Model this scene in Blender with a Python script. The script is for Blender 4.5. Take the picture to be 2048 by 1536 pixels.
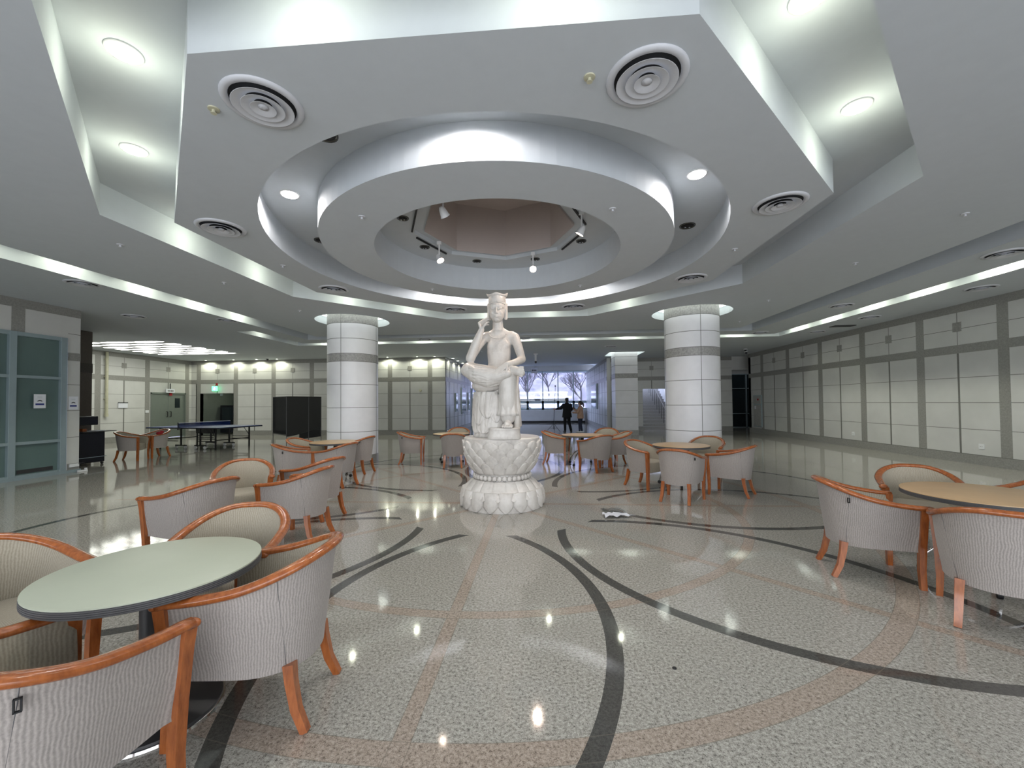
import bpy, bmesh, math, random
from mathutils import Vector, Matrix
from mathutils.geometry import tessellate_polygon
PI = math.pi
R = math.radians
random.seed(7)
S = bpy.context.scene
for o in list(bpy.data.objects):
    bpy.data.objects.remove(o, do_unlink=True)
COL = S.collection

# ------------------------------------------------------------------ camera
cam = bpy.data.cameras.new('camera')
co = bpy.data.objects.new('camera', cam)
COL.objects.link(co)
S.camera = co
rt = Vector((0.99709770, 0.07563928, -0.00865302))
up = Vector((0.01023582, -0.02056311, 0.99973616))
fw = Vector((-0.07544139, 0.99692320, 0.02127766))
co.matrix_world = Matrix(((rt.x, up.x, -fw.x, 0.64057), (rt.y, up.y, -fw.y, -6.10187),
                          (rt.z, up.z, -fw.z, 1.5), (0, 0, 0, 1)))
cam.sensor_fit = 'HORIZONTAL'
cam.sensor_width = 36.0
cam.lens = 817.07 / 2048 * 36
cam.shift_x = 0.0005
cam.shift_y = 0.00985
cam.clip_start = 0.05
cam.clip_end = 400

# ------------------------------------------------------------------ world, exposure
S.view_settings.view_transform = 'Standard'
S.view_settings.look = 'None'
S.view_settings.gamma = 1
S.view_settings.use_curve_mapping = False
S.view_settings.exposure = 0.27
w = bpy.data.worlds.new('world')
S.world = w
w.use_nodes = True
bg = w.node_tree.nodes['Background']
bg.inputs['Color'].default_value = (0.60, 0.68, 1.0, 1)
bg.inputs['Strength'].default_value = 9.5
SUN = bpy.data.lights.new('sun', 'SUN')
SUN.energy = 2.5
SUN.angle = 0.02
SUN.color = (1, .96, .9)
so = bpy.data.objects.new('sun', SUN)
COL.objects.link(so)
so.rotation_euler = (R(48), 0, R(-150))


def area(name, loc, rot, sx, sy, power, color):
    l = bpy.data.lights.new(name, 'AREA')
    l.shape = 'RECTANGLE'
    l.size, l.size_y, l.energy, l.color = sx, sy, power, color
    o = bpy.data.objects.new(name, l)
    COL.objects.link(o)
    o.location, o.rotation_euler = loc, rot
    return o


# unseen area lamp standing in for daylight at the glazed entrance behind the camera
area('daylight_rear', (1.0, -9.35, 1.75), (R(90), 0, 0), 18, 2.9, 520, (.92, .95, 1.0))


# ------------------------------------------------------------------ materials
def srgb(r, g, b):
    f = lambda c: (c / 255 / 12.92) if c / 255 <= .04045 else ((c / 255 + .055) / 1.055) ** 2.4
    return (f(r), f(g), f(b), 1)


class NT:
    def __init__(s, name):
        s.m = bpy.data.materials.new(name)
        s.m.use_nodes = True
        s.t = s.m.node_tree
        s.b = s.t.nodes['Principled BSDF']

    def n(s, typ, **kw):
        nd = s.t.nodes.new(typ)
        for k, v in kw.items():
            setattr(nd, k, v)
        return nd

    def link(s, a, b):
        s.t.links.new(a, b)

    def math(s, op, a, b=None, c=None):
        nd = s.n('ShaderNodeMath', operation=op)
        for i, v in enumerate((a, b, c)):
            if v is None:
                continue
            if isinstance(v, (int, float)):
                nd.inputs[i].default_value = v
            else:
                s.link(v, nd.inputs[i])
        return nd.outputs[0]

    def mix(s, fac, a, b):
        nd = s.n('ShaderNodeMix', data_type='RGBA')
        for i, v in ((0, fac), (6, a), (7, b)):
            if isinstance(v, (int, float)):
                nd.inputs[i].default_value = v
            elif isinstance(v, tuple):
                nd.inputs[i].default_value = v
            else:
                s.link(v, nd.inputs[i])
        return nd.outputs[2]

    def noise(s, scale, detail=3, rough=.6, coord='Object', vec=None):
        nd = s.n('ShaderNodeTexNoise')
        nd.inputs['Scale'].default_value = scale
        nd.inputs['Detail'].default_value = detail
        nd.inputs['Roughness'].default_value = rough
        if vec is None:
            vec = s.n('ShaderNodeTexCoord').outputs[coord]
        s.link(vec, nd.inputs['Vector'])
        return nd.outputs['Fac']

    def ramp(s, fac, stops):
        nd = s.n('ShaderNodeValToRGB')
        el = nd.color_ramp.elements
        while len(el) < len(stops):
            el.new(.5)
        for e, (p, c) in zip(el, stops):
            e.position, e.color = p, c
        s.link(fac, nd.inputs[0])
        return nd.outputs[0]

    def bump(s, h, strength, dist=.01):
        nd = s.n('ShaderNodeBump')
        nd.inputs['Strength'].default_value = strength
        nd.inputs['Distance'].default_value = dist
        s.link(h, nd.inputs['Height'])
        s.link(nd.outputs[0], s.b.inputs['Normal'])

    def set(s, **kw):
        for k, v in kw.items():
            s.b.inputs[k.replace('_', ' ')].default_value = v
        return s


def mat(name, col, rough=.5, metal=0., var=.06, scale=8., bump=0., bscale=60., **kw):
    t = NT(name)
    c = tuple(col)
    f = t.noise(scale)
    lo = tuple(max(0, x * (1 - var * 1.5)) for x in c[:3]) + (1,)
    hi = tuple(min(1, x * (1 + var * 1.5)) for x in c[:3]) + (1,)
    t.link(t.ramp(f, [(.3, lo), (.7, hi)]), t.b.inputs['Base Color'])
    t.b.inputs['Roughness'].default_value = rough
    t.b.inputs['Metallic'].default_value = metal
    for k, v in kw.items():
        t.b.inputs[k.replace('_', ' ')].default_value = v
    if bump:
        t.bump(t.noise(bscale), bump, .003)
    return t.m


def emis(name, col, strength):
    t = NT(name)
    t.b.inputs['Base Color'].default_value = (0.8, 0.8, 0.8, 1)
    t.b.inputs['Emission Color'].default_value = col
    t.b.inputs['Emission Strength'].default_value = strength
    return t.m


def floor_material():
    t = NT('polished_granite_floor')
    tc = t.n('ShaderNodeTexCoord').outputs['Object']
    sp = t.n('ShaderNodeSeparateXYZ')
    t.link(tc, sp.inputs[0])
    x, y = sp.outputs[0], sp.outputs[1]
    r = t.math('SQRT', t.math('ADD', t.math('MULTIPLY', x, x), t.math('MULTIPLY', y, y)))
    a = t.math('ARCTAN2', y, x)
    q = PI / 4
    a0 = t.math('SUBTRACT', t.math('FLOORED_MODULO', a, q), q / 2)
    dark = None
    for k in (-1, 0, 1):
        ak = t.math('ADD', a0, k * q)
        px = t.math('SUBTRACT', t.math('MULTIPLY', r, t.math('COSINE', ak)), 3.55)
        py = t.math('MULTIPLY', r, t.math('SINE', ak))
        d = t.math('SQRT', t.math('ADD', t.math('MULTIPLY', px, px), t.math('MULTIPLY', py, py)))
        dd = t.math('LESS_THAN', t.math('ABSOLUTE', t.math('SUBTRACT', d, 2.435)), .049)
        dark = dd if dark is None else t.math('MAXIMUM', dark, dd)
    dark = t.math('MULTIPLY', dark, t.math('GREATER_THAN', r, 1.49))

    def ring(rc, h):
        return t.math('LESS_THAN', t.math('ABSOLUTE', t.math('SUBTRACT', r, rc)), h)
    pink = t.math('MAXIMUM', ring(3.21, .05), ring(4.365, .065))
    a1 = t.math('SUBTRACT', t.math('FLOORED_MODULO', t.math('ADD', a, q / 2), q), q / 2)
    sd = t.math('ABSOLUTE', t.math('MULTIPLY', r, t.math('SINE', a1)))
    pink = t.math('MAXIMUM', pink, t.math('MULTIPLY', t.math('LESS_THAN', sd, .044), t.math('LESS_THAN', r, 6.2)))
    line = t.math('LESS_THAN', t.math('ABSOLUTE', t.math('SUBTRACT', sd, .044)), .0022)
    for rc in (3.16, 3.26, 4.30, 4.43):
        line = t.math('MAXIMUM', line, ring(rc, .0022))
    line = t.math('MULTIPLY', line, t.math('LESS_THAN', r, 6.2))
    n1 = t.noise(58, 4, .75, vec=tc)
    n2 = t.noise(210, 3, .8, vec=tc)
    n = t.math('ADD', t.math('MULTIPLY', n1, .55), t.math('MULTIPLY', n2, .45))
    base = t.ramp(n, [(.40, srgb(82, 79, 75)), (.46, srgb(144, 141, 134)), (.53, srgb(168, 165, 157)), (.60, srgb(194, 191, 184))])
    pk = t.ramp(n, [(.40, srgb(90, 80, 73)), (.46, srgb(146, 134, 123)), (.53, srgb(167, 154, 142)), (.60, srgb(188, 176, 165))])
    dk = t.ramp(n, [(.38, srgb(58, 57, 55)), (.62, srgb(92, 91, 87))])
    c = t.mix(pink, base, pk)
    c = t.mix(dark, c, dk)
    c = t.mix(t.math('MULTIPLY', line, .55), c, srgb(110, 105, 95))
    t.link(c, t.b.inputs['Base Color'])
    t.b.inputs['Roughness'].default_value = .09
    t.b.inputs['IOR'].default_value = 1.55
    rr = t.noise(2.5, 2, vec=tc)
    t.link(t.math('ADD', t.math('MULTIPLY', rr, .05), .035), t.b.inputs['Roughness'])
    return t.m


def fabric_material(name, c1, c2):
    t = NT(name)
    tc = t.n('ShaderNodeTexCoord').outputs['Object']
    sp = t.n('ShaderNodeSeparateXYZ')
    t.link(tc, sp.inputs[0])
    a = t.math('ARCTAN2', sp.outputs[1], sp.outputs[0])
    nz = t.noise(9, 3, vec=tc)
    ph = t.math('ADD', t.math('MULTIPLY', a, 150), t.math('MULTIPLY', nz, 16))
    wv = t.math('ADD', t.math('MULTIPLY', t.math('SINE', ph), .5), .5)
    f = t.math('ADD', t.math('MULTIPLY', wv, .35), t.math('MULTIPLY', t.noise(120, 3, .7, vec=tc), .65))
    t.link(t.ramp(f, [(.25, c1), (.75, c2)]), t.b.inputs['Base Color'])
    t.b.inputs['Roughness'].default_value = .9
    t.b.inputs['Sheen Weight'].default_value = .15
    t.bump(f, .4, .003)
    return t.m


def wood_material():
    t = NT('cherry_wood')
    tc = t.n('ShaderNodeTexCoord').outputs['Object']
    mp = t.n('ShaderNodeMapping')
    mp.inputs['Scale'].default_value = (14, 14, 3)
    t.link(tc, mp.inputs[0])
    f = t.noise(3, 4, .6, vec=mp.outputs[0])
    t.link(t.ramp(f, [(.3, srgb(136, 72, 34)), (.7, srgb(178, 102, 50))]), t.b.inputs['Base Color'])
    t.b.inputs['Roughness'].default_value = .24
    t.b.inputs['Coat Weight'].default_value = .5
    t.b.inputs['Coat Roughness'].default_value = .12
    return t.m


def marble_material():
    t = NT('white_marble')
    f = t.noise(3.2, 5, .6)
    g = t.noise(26, 3, .6)
    f = t.math('ADD', t.math('MULTIPLY', f, .75), t.math('MULTIPLY', g, .25))
    t.link(t.ramp(f, [(.35, srgb(196, 191, 186)), (.5, srgb(214, 210, 205)), (.68, srgb(224, 221, 217))]), t.b.inputs['Base Color'])
    t.b.inputs['Roughness'].default_value = .33
    t.b.inputs['Subsurface Weight'].default_value = .0
    return t.m


M = {}
M['floor'] = floor_material()
M['fabric'] = fabric_material('ribbed_fabric', srgb(142, 136, 132), srgb(178, 170, 165))
M['shadefab'] = fabric_material('shade_toned_fabric', srgb(150, 142, 126), srgb(178, 170, 154))  # chair fabric again, with the olive-beige seat shade put into its colour
M['wood'] = wood_material()
M['marble'] = marble_material()
M['ceil'] = mat('ceiling_paint', srgb(194, 200, 206), .75, var=.01)
M['shaft'] = mat('spot_warmed_paint', srgb(186, 176, 172), .8, var=.01)  # ceiling paint with the warm cast of the spotlights put into its colour
M['panel'] = mat('stone_panel', srgb(200, 200, 198), .32, var=.035, scale=1.3)
M['band'] = mat('grey_granite_band', srgb(142, 141, 137), .3, var=.10, scale=30)
M['joint'] = mat('panel_joint', srgb(112, 112, 108), .6)
M['darkstone'] = mat('dark_granite', srgb(88, 80, 74), .35, var=.08, scale=30)
M['darkband'] = mat('darker_granite', srgb(66, 60, 57), .35, var=.1, scale=30)
M['column'] = mat('column_stone', srgb(234, 234, 238), .35, var=.03, scale=2)
M['ring'] = mat('band_granite', srgb(160, 159, 157), .35, var=.16, scale=26)
M['frame'] = mat('pale_aluminium', srgb(150, 166, 172), .35, .3, var=.02)
M['steel'] = mat('chrome', (.8, .8, .8, 1), .12, 1., var=.02)
M['greymetal'] = mat('grey_painted_metal', srgb(62, 62, 64), .4, .2, var=.03)
M['black'] = mat('black_metal', srgb(20, 21, 24), .55, var=.03)
M['blackgloss'] = mat('black_lacquer', srgb(20, 22, 30), .25, var=.03)
M['white'] = mat('white_plastic', srgb(225, 226, 228), .45, var=.015)
M['vent'] = mat('vent_metal', srgb(200, 202, 208), .4, var=.015)
M['hole'] = mat('dark_void', srgb(16, 16, 18), .8)
M['paper'] = mat('paper', srgb(222, 224, 232), .8, var=.02)
M['blueink'] = mat('blue_ink', srgb(52, 62, 128), .7)
M['table_green'] = mat('pale_green_laminate', srgb(186, 192, 174), .35, var=.01)
M['table_beige'] = mat('beige_laminate', srgb(200, 168, 128), .35, var=.03, scale=5)
M['edge_dark'] = mat('grey_rubber_edge', srgb(92, 92, 94), .5)
M['edge_line'] = mat('dark_groove', srgb(48, 48, 50), .6)
M['door'] = mat('grey_green_steel', srgb(112, 120, 114), .45, var=.02)
M['doorglass'] = mat('dark_door_glass', srgb(34, 42, 46), .1, var=.05)
M['blue'] = mat('blue_table_top', srgb(34, 58, 120), .4, var=.03)
M['red'] = mat('red_cloth', srgb(150, 30, 40), .8)
M['beigewall'] = mat('beige_duct', srgb(186, 184, 160), .5)
M['skin'] = mat('skin', srgb(196, 150, 128), .55)
M['coat'] = mat('black_wool', srgb(20, 21, 27), .9)
M['beige_coat'] = mat('beige_wool', srgb(186, 152, 132), .9)
M['jeans'] = mat('dark_denim', srgb(46, 52, 72), .9)
M['hair'] = mat('dark_hair', srgb(28, 24, 24), .5)
M['ground'] = mat('asphalt', srgb(90, 90, 92), .9, var=.1)
M['hill'] = mat('dry_hillside', srgb(92, 86, 90), 1., var=.3, scale=.6)
M['bark'] = mat('bark', srgb(52, 46, 46), .9)
M['bwall'] = mat('white_building', srgb(215, 215, 218), .8)
M['carpaint'] = mat('white_car_paint', srgb(220, 222, 226), .2)
M['carglass'] = mat('car_glass', srgb(30, 36, 42), .1)
M['light_warm'] = emis('downlight_lens', (1.0, 1.0, .84, 1), 6)
M['light_white'] = emis('white_lens', (1.0, .95, .92, 1), 6)
M['spotlens'] = emis('spot_lens', (1.0, .80, .66, 1), 30)
M['spotdim'] = emis('spot_lens_dim', (1.0, .88, .84, 1), 3)
M['panellight'] = emis('ceiling_panel_light', (.98, 1.0, .90, 1), 6.5)
M['colring'] = emis('column_uplight', (.93, 1.0, .90, 1), 2.6)
M['exit'] = emis('exit_green', (.03, .75, .32, 1), 2.0)
M['exitwhite'] = emis('exit_white', (.7, 1.0, .85, 1), 2.2)
M['reflector'] = mat('lamp_reflector', srgb(90, 88, 84), .25, .9)


def glass(name, tint, refl=.12, rough=.03):
    t = NT(name)
    tr = t.n('ShaderNodeBsdfTransparent')
    tr.inputs[0].default_value = tint
    gl = t.n('ShaderNodeBsdfGlossy')
    gl.inputs['Roughness'].default_value = rough
    lw = t.n('ShaderNodeLayerWeight')
    lw.inputs[0].default_value = .25
    mx = t.n('ShaderNodeMixShader')
    t.link(t.math('ADD', t.math('MULTIPLY', lw.outputs['Fresnel'], .8), refl * .3), mx.inputs[0])
    t.link(tr.outputs[0], mx.inputs[1])
    t.link(gl.outputs[0], mx.inputs[2])
    t.link(mx.outputs[0], t.t.nodes['Material Output'].inputs[0])
    return t.m


M['glass'] = glass('window_glass', (.93, .96, 1, 1))
M['skyblock'] = mat('sky_blocking_pane', srgb(225, 228, 232), .9, var=.01)  # surface of the added rear panes that shut out the sky
M['frost'] = mat('frosted_green_glass', srgb(92, 112, 110), .22, var=.04, scale=1.2)
def sheer(name, col, opac):
    t = NT(name)
    tr = t.n('ShaderNodeBsdfTransparent')
    df = t.n('ShaderNodeBsdfDiffuse')
    df.inputs[0].default_value = col
    mx = t.n('ShaderNodeMixShader')
    mx.inputs[0].default_value = opac
    t.link(tr.outputs[0], mx.inputs[1])
    t.link(df.outputs[0], mx.inputs[2])
    t.link(mx.outputs[0], t.t.nodes['Material Output'].inputs[0])
    return t.m


M['smoke'] = sheer('black_mesh_fabric', srgb(34, 36, 40), .78)
M['netmesh'] = sheer('net_mesh', srgb(30, 48, 100), .62)
M['plastic'] = glass('clear_plastic', (.86, .88, .9, 1), .6, .12)

# ------------------------------------------------------------------ mesh helpers
def obj(name, bm, mats, parent=None, smooth=False, loc=None):
    bm.normal_update()
    me = bpy.data.meshes.new(name)
    bm.to_mesh(me)
    bm.free()
    if not isinstance(mats, (list, tuple)):
        mats = [mats]
    for m in mats:
        me.materials.append(m)
    if smooth:
        for p in me.polygons:
            p.use_smooth = True
        if smooth is not True:
            try:
                me.set_sharp_from_angle(angle=R(smooth))
            except Exception:
                pass
    o = bpy.data.objects.new(name, me)
    COL.objects.link(o)
    if parent is not None:
        o.parent = parent
    if loc:
        o.location = loc
    return o


def tag(o, label, cat, group=None, kind=None):
    o['label'] = label
    o['category'] = cat
    if group:
        o['group'] = group
    if kind:
        o['kind'] = kind
    return o


def thing(name, label, cat, loc=(0, 0, 0), rz=0, group=None):
    o = bpy.data.objects.new(name, None)
    o.empty_display_size = .1
    COL.objects.link(o)
    o.location, o.rotation_euler = loc, (0, 0, rz)
    return tag(o, label, cat, group)


def struct(o):
    o['kind'] = 'structure'
    return o


def dup(root, loc, rz, label, group=None):
    r = root.copy()
    COL.objects.link(r)
    r.location, r.rotation_euler = loc, (0, 0, rz)
    r['label'] = label
    if group:
        r['group'] = group
    for ch in list(root.children):
        c = ch.copy()
        COL.objects.link(c)
        c.parent = r
        for g in list(ch.children):
            d = g.copy()
            COL.objects.link(d)
            d.parent = c
    return r


def B():
    return bmesh.new()


def box(bm, x0, x1, y0, y1, z0, z1, mi=0, rot=None, bevel=0):
    vs = []
    for z in (z0, z1):
        for x, y in ((x0, y0), (x1, y0), (x1, y1), (x0, y1)):
            v = Vector((x, y, z))
            if rot is not None:
                v = rot @ v
            vs.append(bm.verts.new(v))
    fs = []
    for idx in ((3, 2, 1, 0), (4, 5, 6, 7), (0, 1, 5, 4), (1, 2, 6, 5), (2, 3, 7, 6), (3, 0, 4, 7)):
        f = bm.faces.new([vs[i] for i in idx])
        f.material_index = mi
        fs.append(f)
    if bevel:
        es = set(e for f in fs for e in f.edges)
        r = bmesh.ops.bevel(bm, geom=list(es), offset=bevel, segments=2, affect='EDGES', profile=.5)
        for f in r['faces']:
            f.material_index = mi
    return vs


def rings(bm, loops, closed=True, cap0=True, cap1=True, mi=0):
    """skin a list of vertex loops"""
    L = [[bm.verts.new(Vector(p)) for p in lp] for lp in loops]
    n = len(L[0])
    for a, b in zip(L[:-1], L[1:]):
        for i in range(n if closed else n - 1):
            j = (i + 1) % n
            try:
                f = bm.faces.new((a[i], a[j], b[j], b[i]))
                f.material_index = mi
            except ValueError:
                pass
    if closed and cap0:
        f = bm.faces.new(list(reversed(L[0])))
        f.material_index = mi
    if closed and cap1:
        f = bm.faces.new(L[-1])
        f.material_index = mi
    return L


def lathe(bm, prof, seg=32, c=(0, 0, 0), mi=0, cap0=True, cap1=True):
    loops = []
    for r, z in prof:
        loops.append([(c[0] + r * math.cos(2 * PI * i / seg), c[1] + r * math.sin(2 * PI * i / seg), c[2] + z) for i in range(seg)])
    return rings(bm, loops, True, cap0, cap1, mi)


def frame_path(pts):
    fr = []
    n = len(pts)
    u = None
    for i in range(n):
        a = pts[max(0, i - 1)]
        b = pts[min(n - 1, i + 1)]
        t = (b - a).normalized()
        if u is None:
            u = Vector((0, 0, 1)) if abs(t.z) < .9 else Vector((1, 0, 0))
        s = t.cross(u).normalized()
        u2 = s.cross(t).normalized()
        fr.append((pts[i], s, u2))
        u = u2 if abs(t.z) >= .9 else Vector((0, 0, 1))
    return fr


def tube(bm, pts, rad, seg=8, mi=0, rad2=None, caps=True, square=False):
    pts = [Vector(p) for p in pts]
    fr = frame_path(pts)
    loops = []
    n = len(pts)
    for i, (p, s, u) in enumerate(fr):
        ra = rad(i / (n - 1)) if callable(rad) else rad
        rb = ra if rad2 is None else (rad2(i / (n - 1)) if callable(rad2) else rad2)
        lp = []
        for k in range(seg):
            an = 2 * PI * (k + (.5 if square else 0)) / seg
            ca, sa = math.cos(an), math.sin(an)
            if square:
                q = max(abs(ca), abs(sa))
                ca, sa = ca / q, sa / q
            lp.append(p + s * (ra * ca) + u * (rb * sa))
        loops.append(lp)
    rings(bm, loops, True, caps, caps, mi)


def cyl(bm, p0, p1, r0, r1=None, seg=12, mi=0):
    r1 = r0 if r1 is None else r1
    tube(bm, [p0, p1], lambda t: r0 + (r1 - r0) * t, seg, mi)


def ellipsoid(bm, c, r, rot=None, seg=16, ring=10, mi=0):
    c = Vector(c)
    if rot is None:
        rot = Matrix.Identity(3)
    rows = []
    for i in range(1, ring):
        th = PI * i / ring
        rows.append([bm.verts.new(c + rot @ Vector((r[0] * math.sin(th) * math.cos(2 * PI * k / seg), r[1] * math.sin(th) * math.sin(2 * PI * k / seg), -r[2] * math.cos(th)))) for k in range(seg)])
    b = bm.verts.new(c + rot @ Vector((0, 0, -r[2])))
    t = bm.verts.new(c + rot @ Vector((0, 0, r[2])))
    for k in range(seg):
        j = (k + 1) % seg
        f = bm.faces.new((b, rows[0][j], rows[0][k])); f.material_index = mi
        f = bm.faces.new((t, rows[-1][k], rows[-1][j])); f.material_index = mi
        for a, c2 in zip(rows[:-1], rows[1:]):
            f = bm.faces.new((a[k], a[j], c2[j], c2[k])); f.material_index = mi


def capsule(bm, p0, p1, r0, r1, flat=1., side=None, seg=14):
    """closed tapered capsule; flat squeezes it along 'side'"""
    p0, p1 = Vector(p0), Vector(p1)
    ax = p1 - p0
    L = ax.length
    ax.normalize()
    if side is None:
        side = Vector((0, 1, 0)) if abs(ax.y) < .9 else Vector((1, 0, 0))
    s = (side - ax * side.dot(ax)).normalized()
    u = ax.cross(s)
    loops = []
    for i in range(1, 5):
        a = PI / 2 * i / 4
        loops.append((p0 - ax * r0 * math.cos(a), r0 * math.sin(a)))
    for i in range(1, 4):
        t = i / 4
        loops.append((p0 + ax * L * t, r0 + (r1 - r0) * t))
    for i in range(0, 4):
        a = PI / 2 * i / 4
        loops.append((p1 + ax * r1 * math.sin(a), r1 * math.cos(a)))
    rings(bm, [[p + s * (rr * flat * math.cos(2 * PI * k / seg)) + u * (rr * math.sin(2 * PI * k / seg)) for k in range(seg)] for p, rr in loops])


def chain(bm, pts, rads, flat=1., side=None):
    for i in range(len(pts) - 1):
        capsule(bm, pts[i], pts[i + 1], rads[i], rads[i + 1], flat, side)


def remesh(o, voxel, smooth=3, fac=.5):
    m = o.modifiers.new('remesh', 'REMESH')
    m.mode = 'VOXEL'
    m.voxel_size = voxel
    m.use_smooth_shade = True
    if smooth:
        s = o.modifiers.new('smooth', 'SMOOTH')
        s.iterations = smooth
        s.factor = fac
    return o


def plate(bm, outer, holes, z, mi=0, flip=False):
    loops = [[Vector((x, y, 0)) for x, y in lp] for lp in [outer] + holes]
    flat = [p for lp in loops for p in lp]
    vs = [bm.verts.new((p.x, p.y, z)) for p in flat]
    for t in tessellate_polygon(loops):
        a, b, c = (flat[i] for i in t)
        cr = (b - a).cross(c - a).z
        if abs(cr) < 1e-9:
            continue
        t = list(t)
        if (cr > 0) != flip:
            t.reverse()
        try:
            f = bm.faces.new([vs[i] for i in t])
            f.material_index = mi
        except ValueError:
            pass


def wallloop(bm, lp, z0, z1, mi=0, top_r=None):
    rings(bm, [[(x, y, z0) for x, y in lp], [(x, y, z1) for x, y in lp]], True, False, False, mi)


def circle(r, n=96, c=(0, 0), a0=0.):
    return [(c[0] + r * math.cos(a0 + 2 * PI * i / n), c[1] + r * math.sin(a0 + 2 * PI * i / n)) for i in range(n)]


def octa(r, a0=R(22.5)):
    return circle(r, 8, (0, 0), a0)


def rect(x0, x1, y0, y1):
    return [(x0, y0), (x1, y0), (x1, y1), (x0, y1)]


def spot(parent, name, loc, power, color, size=150, blend=.8, rot=(0, 0, 0), rad=.06):
    l = bpy.data.lights.new(name, 'SPOT')
    l.energy, l.color, l.spot_size, l.spot_blend, l.shadow_soft_size = power, color, R(size), blend, rad
    o = bpy.data.objects.new(name, l)
    COL.objects.link(o)
    if parent is not None:
        o.parent = parent
    o.location, o.rotation_euler = loc, rot
    return o


# ------------------------------------------------------------------ floor
bm = B()
vs = [bm.verts.new(p) for p in ((-24, -12, 0), (16, -12, 0), (16, 27, 0), (-24, 27, 0))]
bm.faces.new(vs)
struct(obj('floor', bm, M['floor']))

# ------------------------------------------------------------------ ceiling
ZC, ZT, ZO = 3.7, 4.07, 3.735
HX = 8.87
bm = B()
# hanging ring (donut)
plate(bm, circle(2.47), [circle(1.783)], ZC)
wallloop(bm, circle(2.47), ZC, ZT)
wallloop(bm, circle(1.783), ZC, 4.12)
# second ring: circle to octagon
plate(bm, octa(4.06), [circle(3.094)], ZC)
wallloop(bm, circle(3.094), ZC, ZT)
wallloop(bm, octa(4.06), ZC, ZT)
# square field round the octagon
colh = [circle(.93, 48, (4.365, 4.38)), circle(.93, 48, (-4.365, 4.38))]
plate(bm, rect(-6.65, 6.6, -6.65, 6.6), [octa(4.77)] + colh, ZC)
wallloop(bm, octa(4.77), ZC, ZT)
wallloop(bm, rect(-6.65, 6.6, -6.65, 6.6), ZC, ZT)
for c in colh:
    wallloop(bm, c, ZC, 3.92)
plate(bm, colh[0], [], 3.92)
plate(bm, colh[1], [], 3.92)
# field between first and second slot
sl2 = [(-8.05, 5.6), (-8.05, 8.15), (8.4, 8.15), (8.4, -9.3), (HX, -9.3), (HX, 8.72), (-8.6, 8.72), (-8.6, 5.6)]
sqh = rect(3.68, 5.22, 12.5, 14.1)
lum = rect(-16.1, -12.45, 6.85, 10.75)
plate(bm, rect(-18, 14, -9.6, 18.2), [rect(-7.3, 7.22, -7.3, 7.2), sl2, sqh, lum], ZO)
wallloop(bm, rect(-7.3, 7.22, -7.3, 7.2), ZC - .0, ZT)
wallloop(bm, sl2, ZO, ZT)
wallloop(bm, sqh, ZO, 3.95)
plate(bm, sqh, [], 3.95)
wallloop(bm, lum, ZO, 3.9)
plate(bm, rect(-18, 14, -9.7, 18.2), [circle(1.6)], 4.12)
plate(bm, lum, [], 3.9)
# trough top
bt = [octa(1.24, 0), circle(2.6)]
plate(bm, rect(-9.4, 9.4, -9.6, 9.4), [circle(2.2)], ZT)
# recess above the statue: flat ring, octagonal shaft, top
plate(bm, circle(1.79), [octa(1.30, 0)], 4.115)
wallloop(bm, octa(1.30, 0), 4.115, 4.18)
plate(bm, octa(1.30, 0), [octa(1.14, 0)], 4.18)
wallloop(bm, octa(1.14, 0), 4.14, 4.95, 1)
plate(bm, octa(1.14, 0), [], 4.95, 1)
# corridor ceiling, a little higher past the lip
plate(bm, rect(-4.6, 4.6, 18.2, 25), [], 4.25)
wallloop(bm, rect(-4.6, 4.6, 18.2, 25), ZO, 4.25)
struct(obj('ceiling', bm, [M['ceil'], M['shaft']]))


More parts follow.
